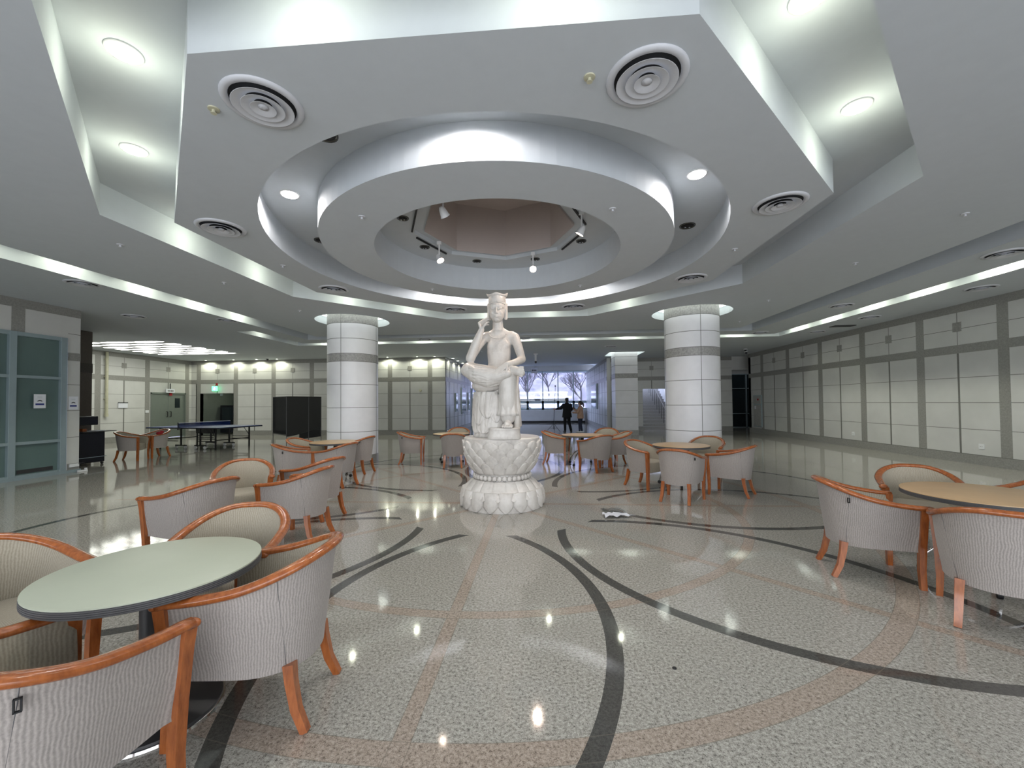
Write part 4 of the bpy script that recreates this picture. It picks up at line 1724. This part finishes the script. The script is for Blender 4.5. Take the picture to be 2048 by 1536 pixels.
# layered cloth tongues hanging down the front and sides of the stool
bm = B()
rnd = random.Random(5)
for (a0, zt, w_, h_, pr) in ((-150, 1.66, .15, .34, .03), (-128, 1.60, .15, .42, .045), (-104, 1.66, .16, .38, .055), (-84, 1.62, .13, .40, .05), (-165, 1.46, .13, .30, .03),
                             (-140, 1.40, .16, .34, .035), (-115, 1.36, .17, .30, .04), (-92, 1.40, .14, .34, .035), (-20, 1.62, .13, .40, .04), (0, 1.5, .14, .35, .03), (-185, 1.6, .14, .4, .03),
                             (30, 1.6, .15, .4, .03), (60, 1.55, .16, .4, .03), (90, 1.6, .16, .4, .03), (120, 1.55, .16, .4, .03), (150, 1.6, .15, .4, .03)):
    rows = []
    for i in range(13):
        t = i / 12
        w = w_ * math.sqrt(max(0.02, 1 - t ** 3.4)) * (.75 + .25 * math.sin(PI * t))
        lp = []
        for j in range(13):
            s = -1 + j / 6
            a = R(a0) + s * w / .30
            r = .292 + .02 * (1 - (zt - t * h_ - 1.0) / .8) + pr * (1 - s * s) ** .5 * (.5 + .5 * t)
            r += .014 * math.cos(s * PI * 3.5 + 2 * t) * (1 - .6 * t) + .014 * math.exp(-((abs(s) - .88) / .1) ** 2)
            lp.append((-.045 + r * 1.10 * math.cos(a), -.02 + r * 1.02 * math.sin(a), zt - t * h_))
        rows.append(lp)
    inn = [[(-.045 + (p[0] + .045) * .88, p[1] * .88, p[2]) for p in lp] for lp in rows]
    Vv = [[bm.verts.new(p) for p in lp] for lp in rows]
    Ww = [[bm.verts.new(p) for p in lp] for lp in inn]
    for i in range(12):
        for j in range(12):
            bm.faces.new((Vv[i][j], Vv[i + 1][j], Vv[i + 1][j + 1], Vv[i][j + 1]))
    for i in range(12):
        bm.faces.new((Vv[i][0], Ww[i][0], Ww[i + 1][0], Vv[i + 1][0]))
        bm.faces.new((Vv[i][12], Vv[i + 1][12], Ww[i + 1][12], Ww[i][12]))
    for j in range(12):
        bm.faces.new((Vv[12][j], Ww[12][j], Ww[12][j + 1], Vv[12][j + 1]))
obj('hanging_drapery', bm, M['marble'], st, True)
# side sash falling from the hip beside the standing leg
bm = B()
for j in range(4):
    pts = [(.235 + .012 * j, -.10 - .06 * j, 1.88), (.265, -.16 - .06 * j, 1.65), (.255 + .01 * j, -.18 - .05 * j, 1.40), (.27, -.16 - .05 * j, 1.15), (.26, -.14 - .04 * j, 1.01)]
    tube(bm, pts, lambda t: .042 + .012 * math.sin(t * 9 + j), 10)
obj('side_sash', bm, M['marble'], st, True)

# ------------------------------------------------------------------ people and tripod
def hand(bm, w, d, side, s=1., curl=.35, nrm=(0, 0, -1)):
    w, d, side, nrm = V3(w), V3(d).normalized(), V3(side).normalized(), V3(nrm)
    for k in range(4):
        o = side * (k - 1.5) * .019 * s
        capsule(bm, w + o * .5, w + d * .075 * s + o, .013 * s, .012 * s, seg=8)
        b = w + d * .075 * s + o
        cd = d.copy()
        for L in (.036, .026, .020):
            q = b + cd * L * s * (1.05 if k in (1, 2) else .9)
            capsule(bm, b, q, .0088 * s, .0078 * s, seg=8)
            b = q
            cd = (cd + nrm * curl).normalized()
    b = w + d * .02 * s - side * .024 * s
    cd = (d * .7 - side * .7).normalized()
    for L in (.036, .028):
        q = b + cd * L * s
        capsule(bm, b, q, .0105 * s, .009 * s, seg=8)
        b = q
        cd = (cd + d * .5).normalized()


# person in the black coat (back to the camera, left arm out to the tripod pole)
pm = thing('person', 'person in a long black coat and dark trousers, seen from behind, holding the tripod pole', 'person', (1.86, 14.55, 0), R(12))
bm = B()
chain(bm, [(0, 0, 1.42), (0, 0, 1.52)], [.06, .055])
ellipsoid(bm, (0, .01, 1.60), (.078, .095, .115))
ellipsoid(bm, (0, .09, 1.575), (.03, .03, .045))
capsule(bm, (0, .10, 1.60), (0, .118, 1.575), .009, .012)
for s in (-1, 1):
    ellipsoid(bm, (s * .08, .01, 1.595), (.012, .02, .03))
chain(bm, [(0, 0, 1.35), (0, 0, 1.10), (0, 0, .95)], [.15, .14, .15], .7)
hand(bm, (-.53, .13, 1.165), (-1, .25, .05), (0, .2, 1), 1, .5, (0, 1, 0))
hand(bm, (.21, .20, 1.02), (-.3, .9, .2), (1, 0, 0), 1, .4)
for s, y0, y1 in ((-1, .02, .02), (1, -.02, -.10)):
    chain(bm, [(s * .09, 0, .9), (s * .10, (y0 + .02), .5), (s * (.10 if s < 0 else .17), y1, .09)], [.085, .06, .042])
body = obj('body', bm, M['skin'], pm)
remesh(body, .010, 2)
bm = B()
ellipsoid(bm, (0, -.005, 1.625), (.090, .105, .108))
ellipsoid(bm, (0, -.035, 1.585), (.083, .075, .085))
for i in range(24):
    a = rnd.uniform(0, 2 * PI)
    ellipsoid(bm, (.06 * math.cos(a), -.01 + .07 * math.sin(a), 1.70 + rnd.uniform(-.01, .02)), (.03, .035, .02), seg=8, ring=6)
remesh(obj('hair', bm, M['hair'], pm), .009, 1)
bm = B()
loops = []
for z, rx, ry in ((.74, .245, .17), (.76, .25, .175), (.95, .225, .155), (1.12, .20, .135), (1.28, .215, .135), (1.38, .215, .125), (1.43, .16, .10), (1.46, .09, .085), (1.50, .075, .08)):
    loops.append([(rx * math.cos(2 * PI * i / 40), ry * math.sin(2 * PI * i / 40) * (1 + (.03 * math.sin(i * 1.3) if z < .9 else 0)), z) for i in range(40)])
rings(bm, loops)
chain(bm, [(-.18, 0, 1.37), (-.30, .03, 1.20), (-.52, .13, 1.165)], [.082, .068, .048])
chain(bm, [(.18, 0, 1.37), (.245, .02, 1.15), (.21, .19, 1.02)], [.082, .068, .05])
remesh(obj('coat', bm, M['coat'], pm), .010, 2)
bm = B()
for s, y0, y1 in ((-1, .02, .02), (1, -.02, -.10)):
    chain(bm, [(s * .09, 0, .86), (s * .10, (y0 + .02), .5), (s * (.10 if s < 0 else .17), y1, .10)], [.105, .075, .060])
remesh(obj('trousers', bm, M['coat'], pm), .010, 1)
for s, x, y in ((-1, -.10, .02), (1, .175, -.10)):
    bm = B()
    capsule(bm, (x, y - .04, .05), (x + s * .02, y + .16, .04), .048, .040)
    remesh(obj('shoe', bm, M['black'], pm), .008, 1)

# person in the beige jacket, turned left
pw = thing('person', 'person in a beige jacket, dark jeans and white face mask, turned left', 'person', (2.50, 14.25, 0), R(68))
bm = B()
chain(bm, [(0, 0, 1.27), (0, .01, 1.37)], [.05, .046])
ellipsoid(bm, (0, .02, 1.45), (.072, .09, .108))
capsule(bm, (0, .105, 1.46), (0, .118, 1.44), .009, .011)
for s in (-1, 1):
    ellipsoid(bm, (s * .073, .02, 1.445), (.012, .018, .028))
chain(bm, [(0, 0, 1.22), (0, 0, 1.0), (0, 0, .85)], [.13, .12, .14], .7)
hand(bm, (.10, .34, 1.13), (.0, .6, .8), (1, 0, 0), .9, .3)
hand(bm, (-.08, .34, .99), (.2, .9, .2), (1, 0, 0), .9, .4)
for s, y1 in ((-1, .03), (1, -.05)):
    chain(bm, [(s * .08, 0, .82), (s * .075, .03, .46), (s * .07, y1, .09)], [.09, .055, .038])
remesh(obj('body', bm, M['skin'], pw), .009, 2)
bm = B()
ellipsoid(bm, (0, -.005, 1.475), (.084, .098, .10))
ellipsoid(bm, (0, -.04, 1.44), (.078, .07, .08))
chain(bm, [(0, -.10, 1.48), (0, -.15, 1.42), (0, -.155, 1.30), (0, -.13, 1.20)], [.03, .035, .030, .012])
remesh(obj('hair', bm, M['hair'], pw), .009, 1)
bm = B()
ellipsoid(bm, (0, .085, 1.405), (.058, .042, .050))
remesh(obj('face_mask', bm, M['paper'], pw), .008, 1)
bm = B()
loops = []
for z, rx, ry in ((.70, .19, .155), (.72, .195, .16), (.90, .185, .145), (1.05, .170, .13), (1.18, .175, .125), (1.26, .15, .105), (1.30, .08, .08), (1.33, .065, .07)):
    loops.append([(rx * math.cos(2 * PI * i / 36), ry * math.sin(2 * PI * i / 36), z) for i in range(36)])
rings(bm, loops)
chain(bm, [(.15, 0, 1.22), (.20, .10, 1.03), (.105, .33, 1.12)], [.070, .062, .045])
chain(bm, [(-.15, 0, 1.22), (-.20, .08, 1.0), (-.085, .33, .985)], [.070, .062, .045])
remesh(obj('jacket', bm, M['beige_coat'], pw), .009, 2)
bm = B()
for s, y1 in ((-1, .03), (1, -.05)):
    chain(bm, [(s * .085, 0, .78), (s * .08, .03, .46), (s * .07, y1, .11)], [.105, .068, .050])
remesh(obj('jeans', bm, M['jeans'], pw), .009, 1)
for s, y1 in ((-1, .03), (1, -.05)):
    bm = B()
    capsule(bm, (s * .07, y1 - .05, .045), (s * .075, y1 + .13, .037), .042, .036)
    remesh(obj('shoe', bm, M['white'], pw), .008, 1)

t = thing('tripod', 'tall thin black tripod pole held upright by the person in black', 'tripod', (1.20, 14.95, 0))
bm = B()
cyl(bm, (0, 0, .12), (.04, -.12, 1.2), .014, seg=8)
cyl(bm, (.04, -.12, 1.2), (.095, -.26, 2.32), .009, seg=8)
obj('pole', bm, M['black'], t)
for k in range(3):
    a = R(200 + 120 * k)
    bm = B()
    cyl(bm, (.008, -.02, .42), (.42 * math.cos(a), .42 * math.sin(a), .01), .010, seg=8)
    cyl(bm, (.004, -.01, .18), (.24 * math.cos(a), .24 * math.sin(a), .19), .006, seg=8)
    obj('leg', bm, M['black'], t)
bm = B()
box(bm, .06, .13, -.28, -.24, 2.30, 2.36)
obj('clamp_head', bm, M['black'], t)

# ------------------------------------------------------------------ table tennis table
t = thing('table_tennis_table', 'blue table tennis table with a net and wheeled black frame in the back left', 'table', (-11.42, 7.72, 0), R(-9))
LX, LY = 1.58, .86
for s, nmx in ((-1, 'left_half'), (1, 'right_half')):
    bm = B()
    box(bm, min(s * .01, s * LX), max(s * .01, s * LX), -LY, LY, .735, .76)
    box(bm, min(s * .01, s * (LX + .004)), max(s * .01, s * (LX + .004)), -LY - .004, LY + .004, .715, .745, 1)
    box(bm, min(s * .01, s * LX), max(s * .01, s * LX), -.01, .01, .7605, .762, 2)
    obj('tabletop', bm, [M['blue'], M['black'], M['white']], t)
bm = B()
box(bm, -.006, .006, -LY - .12, LY + .12, .765, .915)
obj('net', bm, M['netmesh'], t)
bm = B()
box(bm, -.009, .009, -LY - .12, LY + .12, .905, .922)
obj('net_tape', bm, M['white'], t)
for s in (-1, 1):
    bm = B()
    cyl(bm, (0, s * (LY + .12), .70), (0, s * (LY + .12), .93), .014, seg=8)
    box(bm, -.03, .03, min(s * LY, s * (LY + .13)), max(s * LY, s * (LY + .13)), .69, .715)
    obj('net_post', bm, M['black'], t)
for sx in (-1, 1):
    for sy in (-1, 1):
        bm = B()
        box(bm, sx * 1.2 - .02, sx * 1.2 + .02, sy * .66 - .02, sy * .66 + .02, 0, .72)
        obj('leg', bm, M['black'], t)
        bm = B()
        cyl(bm, (sx * 1.2, sy * .66, .42), (sx * .95, sy * .66, .70), .010, seg=6)
        obj('brace', bm, M['black'], t)
        bm = B()
        x = sx * .42
        box(bm, x - .02, x + .02, sy * .55 - .02, sy * .55 + .02, .12, .72)
        box(bm, x - .24, x + .24, sy * .55 - .018, sy * .55 + .018, .10, .14)
        l = obj('trolley_leg', bm, M['black'], t)
        for q in (-.2, .2):
            bm = B()
            cyl(bm, (x + q, sy * .55 - .02, .055), (x + q, sy * .55 + .02, .055), .05, seg=16)
            obj('wheel', bm, M['white'], l)
    bm = B()
    for z in (.28, .36):
        box(bm, min(sx * .42, sx * 1.2), max(sx * .42, sx * 1.2), -.67, -.65, z - .012, z + .012)
        box(bm, min(sx * .42, sx * 1.2), max(sx * .42, sx * 1.2), .65, .67, z - .012, z + .012)
    box(bm, sx * 1.19 - .01, sx * 1.19 + .01, -.66, .66, .30, .33)
    obj('frame_rail', bm, M['black'], t)
bm = B()
box(bm, -.40, .40, -.04, .04, .50, .66)
obj('centre_unit', bm, M['blackgloss'], t)

# folding screen (black mesh on a frame)
t = thing('folding_screen', 'tall black mesh folding screen on thin legs, left of the left column', 'screen', (-9.0, 8.75, 0), 0)
P1, P2, P3 = V3((-.60, .0, 0)), V3((.40, -.72, 0)), V3((.90, .71, 0))
for (a, b, m, nmx) in ((P1, P2, 'smoke', 'side_mesh'), (P2, P3, 'black', 'main_panel')):
    bm = B()
    d = (b - a).normalized()
    nn = V3((-d.y, d.x, 0)) * .006
    N = 14
    lo, hi = [], []
    for i in range(N + 1):
        q = a + (b - a) * i / N
        zb = .42 if m == 'smoke' else .34 + .28 * (i / N) ** 1.6
        lo.append(q + V3((0, 0, zb)))
        hi.append(q + V3((0, 0, 1.78)))
    rings(bm, [[p + nn for p in lo], [p + nn for p in hi], [p - nn for p in hi], [p - nn for p in lo], [p + nn for p in lo]], False)
    obj(nmx, bm, M[m], t)
bm = B()
d = (P3 - P2).normalized()
nn = V3((-d.y, d.x, 0)) * .004
a, b = P2 + (P3 - P2) * .35, P3
rings(bm, [[a + nn + V3((0, 0, .20)), b + nn + V3((0, 0, .24))], [a + nn + V3((0, 0, .40)), b + nn + V3((0, 0, .64))], [a - nn + V3((0, 0, .40)), b - nn + V3((0, 0, .64))], [a - nn + V3((0, 0, .20)), b - nn + V3((0, 0, .24))]], False)
obj('lower_mesh', bm, M['smoke'], t)
for q in (P1, P2, P2 + (P3 - P2) * .62, P3):
    bm = B()
    cyl(bm, q + V3((0, 0, 0.0)), q + V3((0, 0, 1.80 if q is not None else 0)), .013, seg=8)
    obj('post', bm, M['greymetal'], t)
bm = B()
tube(bm, [P1 + V3((0, 0, 1.79)), P2 + V3((0, 0, 1.79))], .016, 8)
tube(bm, [P2 + V3((0, 0, 1.79)), P3 + V3((0, 0, 1.79))], .016, 8)
tube(bm, [P1 + V3((0, 0, .42)), P2 + V3((0, 0, .40))], .02, 8)
obj('top_rail', bm, M['black'], t)

# black cabinet beside the partition
t = thing('black_cabinet', 'black upright wheeled cabinet with a raised shelf, beside the end of the glazed partition', 'cabinet', (-11.15, 3.42, 0), R(0))
bm = B()
box(bm, -.42, .36, -.50, .36, .07, .84, 0, bevel=.012)
obj('body', bm, M['blackgloss'], t)
bm = B()
box(bm, -.42, .30, -.50, .25, 1.02, 1.25, 0, bevel=.02)
box(bm, -.42, -.10, -.50, .15, .84, 1.03, 0)
obj('upper_console', bm, M['blackgloss'], t)
bm = B()
box(bm, -.1, .42, -.20, .60, .842, .862, 0)
obj('desk_flap', bm, M['greymetal'], t)
bm = B()
box(bm, .362, .37, -.45, .40, .20, .215)
obj('trim_strip', bm, M['frame'], t)
for x, y in ((.28, .36), (.28, -.42), (-.34, .36), (-.34, -.42)):
    bm = B()
    cyl(bm, (x, y - .015, .035), (x, y + .015, .035), .035, seg=14)
    obj('caster', bm, M['greymetal'], t)
bm = B()
box(bm, -.07, .07, -.05, .05, 0, .07, 0, bevel=.006)
o = tag(obj('small_box', bm, M['wood']), 'small brown box lying on the shelf of the black cabinet', 'box')
o.location = (-11.0, 3.42, .8635)
bm = B()
box(bm, -.09, .09, -.12, .12, 0, .016)
o = tag(obj('notepad', bm, M['paper']), 'white papers lying on the shelf of the black cabinet', 'papers')
o.location = (-10.93, 3.72, .8635)
bm = B()
loops = []
for i in range(9):
    q = i / 8
    loops.append([(-.14 + .28 * q, -.05 + .1 * k / 5, .012 + .03 * math.sin(q * 6 + k * .8) ** 2) for k in range(6)])
rings(bm, loops, False)
r_ = obj('red_cloth', bm, M['red'], smooth=True)
bmx = B()
ellipsoid(bmx, (0, 0, .05), (.09, .07, .05))
ellipsoid(bmx, (.05, .02, .08), (.05, .05, .04))
bpy.data.objects.remove(r_, do_unlink=True)
o = tag(obj('red_cloth', bmx, M['red'], smooth=True), 'crumpled red cloth left on the far rail of the right-hand cornered armchair', 'cloth')
o.location = (-10.46, 4.98, .66)

# power strip and plug by the partition end
t = thing('power_socket', 'white socket box with a plug and cable at the foot of the partition end', 'socket', (-10.08, 2.50, 0))
bm = B()
box(bm, -.01, .02, -.09, .10, .12, .19, 0, bevel=.004)
obj('socket_box', bm, M['white'], t)
bm = B()
tube(bm, [(.02, .08, .18), (.05, .16, .20), (.04, .24, .12), (.06, .20, .03)], .007, 6)
obj('cable', bm, M['black'], t)
t = thing('power_strip', 'small white power strip lying on the floor below the partition end socket', 'power strip', (-9.98, 2.60, 0))
bm = B()
box(bm, -.03, .03, -.09, .09, 0, .035, 0, bevel=.006)
obj('housing', bm, M['white'], t)
bm = B()
box(bm, -.02, .02, .05, .09, .035, .075, 0, bevel=.006)
obj('plug', bm, M['white'], t)

# ------------------------------------------------------------------ notices, signs, small wall things
def notice(loc, rz, w, h, label):
    t = thing('notice_sheet', label, 'notice', loc, rz, 'mask notices by the partition')
    bm = B()
    box(bm, -w / 2, w / 2, -.003, 0, -h / 2, h / 2)
    obj('paper', bm, M['paper'], t)
    bm = B()
    box(bm, -w * .36, w * .36, -.0045, -.003, -h * .28, -h * .15)
    obj('blue_strip', bm, M['blueink'], t)
    bm = B()
    n = 10
    up_ = [(-w * .2 + w * .4 * i / n, -.0045, h * .03 + h * .05 * math.sin(PI * i / n)) for i in range(n + 1)]
    lo_ = [(-w * .2 + w * .4 * i / n, -.0045, -h * .03 + h * .04 * math.sin(PI * i / n)) for i in range(n + 1)]
    rings(bm, [lo_, up_], False)
    obj('mask_pictogram', bm, M['edge_line'], t)
    bm = B()
    for k in range(2):
        box(bm, -w * .2, w * .2, -.004, -.003, h * .30 - k * h * .07, h * .315 - k * h * .07)
    obj('heading_lines', bm, M['frame'], t)


notice((-10.055, 1.83, 1.62), R(90), .21, .30, 'white notice with a mask pictogram and blue strip, stuck on the glazed partition')
notice((-10.093, 2.485, 1.58), R(90), .19, .30, 'white notice with a mask pictogram on the stone end pier of the partition')
t = thing('wall_notice', 'white framed notice hanging on the left wall beyond the black cabinet', 'notice', (-16.985, 9.82, 1.53), R(90))
bm = B()
box(bm, -.19, .19, -.02, 0, -.11, .10)
obj('board', bm, M['paper'], t)
bm = B()
box(bm, -.2, .2, -.03, 0, .10, .125)
obj('top_clip', bm, M['black'], t)
t = thing('light_switch', 'white switch plate beside the grey steel double door', 'switch', (-16.985, 10.88, 1.25), R(90))
bm = B()
box(bm, -.08, .08, -.015, 0, -.06, .06, 0, bevel=.004)
obj('plate', bm, M['white'], t)
bm = B()
box(bm, -.03, .03, -.02, -.015, -.03, .03)
obj('rocker', bm, M['paper'], t)
t = thing('wall_duct', 'cream vertical conduit pipe running down the left wall', 'pipe', (-16.92, 9.12, 0))
bm = B()
cyl(bm, (0, 0, 1.15), (0, 0, 3.70), .05, seg=14)
obj('pipe', bm, M['beigewall'], t)
bm = B()
cyl(bm, (0, 0, 1.08), (0, 0, 1.2), .065, seg=14)
obj('end_cap', bm, M['beigewall'], t)
for z in (1.8, 2.7, 3.4):
    bm = B()
    box(bm, -.075, .02, -.06, .06, z - .015, z + .015)
    obj('bracket', bm, M['beigewall'], t)
t = thing('door_sign', 'small white sign plate above the grey steel double door', 'sign', (-16.9, 11.92, 2.20), R(90))
bm = B()
box(bm, -.22, .22, -.03, 0, -.09, .09)
obj('plate', bm, M['paper'], t)
bm = B()
for k in range(4):
    box(bm, -.15 + k * .08, -.10 + k * .08, -.032, -.03, -.04, .04)
obj('lettering', bm, M['edge_dark'], t)
bm = B()
box(bm, -.02, .02, -.02, .0, .09, .35)
obj('hanger', bm, M['greymetal'], t)
t = thing('alarm_label', 'small red label at the top of the grey steel double door', 'label', (-16.95, 12.0, 2.04), R(90))
bm = B()
box(bm, -.07, .07, -.02, 0, -.06, .06)
obj('plate', bm, M['red'], t)
t = thing('exit_sign', 'green lit exit sign with a running figure above the recessed doorway', 'exit sign', (-15.62, 13.05, 2.33))
bm = B()
box(bm, -.13, .13, -.03, .03, -.12, .12, 0, bevel=.005)
obj('housing', bm, M['exit'], t)
bm = B()
ellipsoid(bm, (.015, -.034, .055), (.018, .003, .018), seg=10, ring=6)
for a, b in (((.01, .04), (-.01, -.01)), ((-.01, -.01), (.03, -.05)), ((-.01, -.01), (-.05, -.045)), ((.03, -.05), (.02, -.08)), ((.01, .03), (.05, .01)), ((.01, .03), (-.04, .02))):
    tube(bm, [(a[0], -.034, a[1]), (b[0], -.034, b[1])], .009, 6)
obj('running_figure', bm, M['exitwhite'], t)
bm = B()
cyl(bm, (0, 0, .10), (0, .13, .22), .012, seg=8)
box(bm, -.04, .04, .10, .148, .16, .28)
obj('hanger', bm, M['red'], t)
t = thing('alcove_fill_lamp', 'added unseen lamp brightening the recessed doorway of the back wall', 'ceiling light', (-15.3, 14.4, 2.10))  # fill lamp added to light the alcove interior, its fitting is invented
bm = B()
lathe(bm, [(.09, 0), (.08, -.02)], 16)
obj('lens', bm, M['light_warm'], t)
l = spot(t, 'lamp', (0, 0, -.06), 9, WARM)
l.data.type = 'POINT'
t = thing('passage_fill_lamp', 'added unseen lamp brightening the dark side passage right of the back wall', 'ceiling light', (11.8, 16.4, ZO))  # invented lamp, added out of view to lift the dark passage
bm = B()
lathe(bm, [(.08, 0), (.07, -.02)], 16)
obj('lens', bm, M['light_white'], t)
spot(t, 'lamp', (0, 0, -.05), 14, (.9, .95, 1.0), 160, .5)
t = thing('door_closer', 'small pale box under the lintel of the recessed doorway', 'door closer', (-15.55, 13.4, 2.04))
bm = B()
box(bm, -.05, .05, -.03, .03, -.05, .05)
obj('housing', bm, M['frame'], t)
# cameras at the ceiling
for x, y, lab in ((9.9, 13.2, 'small dome camera on the ceiling near the far end of the right wall'), (-12.55, 12.6, 'small dome camera on the ceiling by the back wall'), (9.4, 12.2, 'white ceiling box with a small dome, before the right wall end')):
    t = thing('dome_camera', lab, 'camera', (x, y, ZO), 0)
    bm = B()
    lathe(bm, [(.075, 0), (.07, -.03)], 20)
    obj('base', bm, M['white'], t, 40)
    bm = B()
    lathe(bm, [(.055, -.03), (.05, -.06), (.03, -.085), (.005, -.095)], 20)
    obj('dome', bm, M['blackgloss'], t, True)
t = thing('square_diffuser', 'dark slotted ceiling diffuser near the right wall', 'air vent', (8.95 + .75, 6.9, ZO))
bm = B()
for k in range(5):
    box(bm, -.3, .3, -.12 + k * .055, -.09 + k * .055, -.02, 0)
obj('slats', bm, M['greymetal'], t)
# fire hydrant cabinet at the far end of the right wall
t = thing('hydrant_cabinet', 'dull fire hose cabinet set in the far end of the right wall', 'hose cabinet', (10.5, 13.45, 0), R(-90))
bm = B()
box(bm, -.36, .36, -.03, .0, .30, 1.75)
obj('frame', bm, M['frame'], t)
bm = B()
box(bm, -.31, .31, -.045, -.03, .35, 1.30)
box(bm, -.31, .31, -.045, -.03, 1.36, 1.70)
obj('door', bm, M['ring'], t)
bm = B()
ellipsoid(bm, (.10, -.05, 1.55), (.05, .03, .05))
obj('alarm_lamp', bm, M['red'], t)
bm = B()
box(bm, -.22, -.08, -.05, -.045, 1.12, 1.26)
obj('label_plate', bm, M['paper'], t)
for y, z, n in ((3.9, .42, 'nearer'), (7.71, .42, 'farther'), (-.2, .42, 'nearest')):
    t = thing('wall_outlet', 'small white wall outlet low on the right wall, the %s one' % n, 'outlet', (10.5, y, z), R(-90), 'outlets on the right wall')
    bm = B()
    box(bm, -.06, .06, -.012, 0, -.06, .06, 0, bevel=.004)
    obj('plate', bm, M['white'], t)
    bm = B()
    for s in (-.018, .018):
        cyl(bm, (s, -.016, 0), (s, -.012, 0), .006, seg=8)
    obj('sockets', bm, M['hole'], t)
# things on the corridor walls
for k, (y, w_, h_, z, lab) in enumerate(((15.6, .5, 1.0, 1.55, 'glossy framed panel on the left corridor wall, nearest'), (17.6, 1.3, 1.5, 1.65, 'wide glossy framed display on the left corridor wall'), (19.3, .5, 1.1, 1.6, 'narrow framed panel near the end of the left corridor wall'))):
    t = thing('framed_display', lab, 'wall display', (-3.995, y, z), R(90), 'framed displays on the corridor walls')
    bm = B()
    box(bm, -w_ / 2, w_ / 2, -.05, 0, -h_ / 2, h_ / 2, 0)
    obj('frame', bm, M['frame'], t)
    bm = B()
    box(bm, -w_ / 2 + .04, w_ / 2 - .04, -.055, -.05, -h_ / 2 + .04, h_ / 2 - .04)
    obj('glass_face', bm, M['doorglass'], t)
t = thing('framed_display', 'tall dark framed display on the right corridor wall', 'wall display', (3.895, 19.6, 1.85), R(-90), 'framed displays on the corridor walls')
bm = B()
box(bm, -1.3, 1.3, -.08, 0, -.75, .75)
obj('frame', bm, M['frame'], t)
bm = B()
box(bm, -1.22, 1.22, -.09, -.08, -.68, .68)
obj('glass_face', bm, M['doorglass'], t)
t = thing('hanging_sign', 'white illuminated sign hanging from the corridor ceiling before the far windows', 'sign', (.12, 20.6, 3.60), 0)
bm = B()
box(bm, -.22, .22, -.04, .04, -.17, .17)
obj('sign_box', bm, M['exitwhite'] if False else M['paper'], t)
bm = B()
for k in range(3):
    box(bm, -.13 + .1 * k, -.06 + .1 * k, -.045, -.04, -.05, .05)
obj('lettering', bm, M['edge_dark'], t)
bm = B()
cyl(bm, (0, 0, .17), (0, 0, .67), .012, seg=8)
obj('rod', bm, M['steel'], t)
t = thing('ceiling_projector', 'short white tube fitting hanging from the ceiling right of the statue', 'ceiling fitting', (-.25 + .6, 12.6, ZO), 0)
bm = B()
lathe(bm, [(.10, 0), (.09, -.03), (.045, -.05), (.04, -.28), (.05, -.34)], 20)
obj('stem', bm, M['white'], t, 40)
bm = B()
lathe(bm, [(.05, -.34), (.045, -.42), (.03, -.44)], 20)
obj('lens', bm, M['greymetal'], t, 40)

# clear plastic folder lying on the floor right of the statue
t = thing('plastic_bag', 'crumpled clear plastic bag taped on the floor to the right of the pedestal', 'plastic bag', (1.62, -.50, 0), R(8))
bm = B()
loops = []
for i in range(13):
    q = i / 12
    loops.append([(-.16 + .30 * k / 12, -.16 + .42 * q, .006 + .012 * abs(math.sin(q * 5 + k * .9)) * (1 + .6 * math.sin(k))) for k in range(13)])
rings(bm, loops, False)
obj('sheet', bm, M['plastic'], t, True)
bm = B()
loops = [[(-.22 + (.40 - .05 * j) * k / 8, -.22 + .16 * j / 4, .012 + .035 * abs(math.sin(k * 1.1 + j)) ) for k in range(9)] for j in range(5)]
rings(bm, loops, False)
obj('crumpled_edge', bm, M['paper'], t, True)
bm = B()
lathe(bm, [(.011, 0), (.012, .004), (.006, .007)], 12)
o = tag(obj('floor_plug', bm, M['black']), 'tiny black dot fixed in the floor in the right foreground', 'floor plug')
o.location = (1.364, -3.713, 0)
# small label hanging under the green table
bm = B()
box(bm, -.003, .003, -.015, .015, -.09, 0)
o = tag(obj('paper_tag', bm, M['paper']), 'small white and blue tag hanging under the pale green table top', 'tag')
o.location = (-1.40, -4.02, .67)
# thermostat / sensor disc on the back wall
bm = B()
lathe(bm, [(.07, 0), (.065, .02), (.03, .03)], 20)
for v in bm.verts:
    v.co = V3((v.co.x, -v.co.z, v.co.y))
o = tag(obj('alarm_disc', bm, M['beigewall']), 'round cream disc on the back wall between left column and corridor', 'alarm')
o.location = (-5.22, 13.197, 2.13)
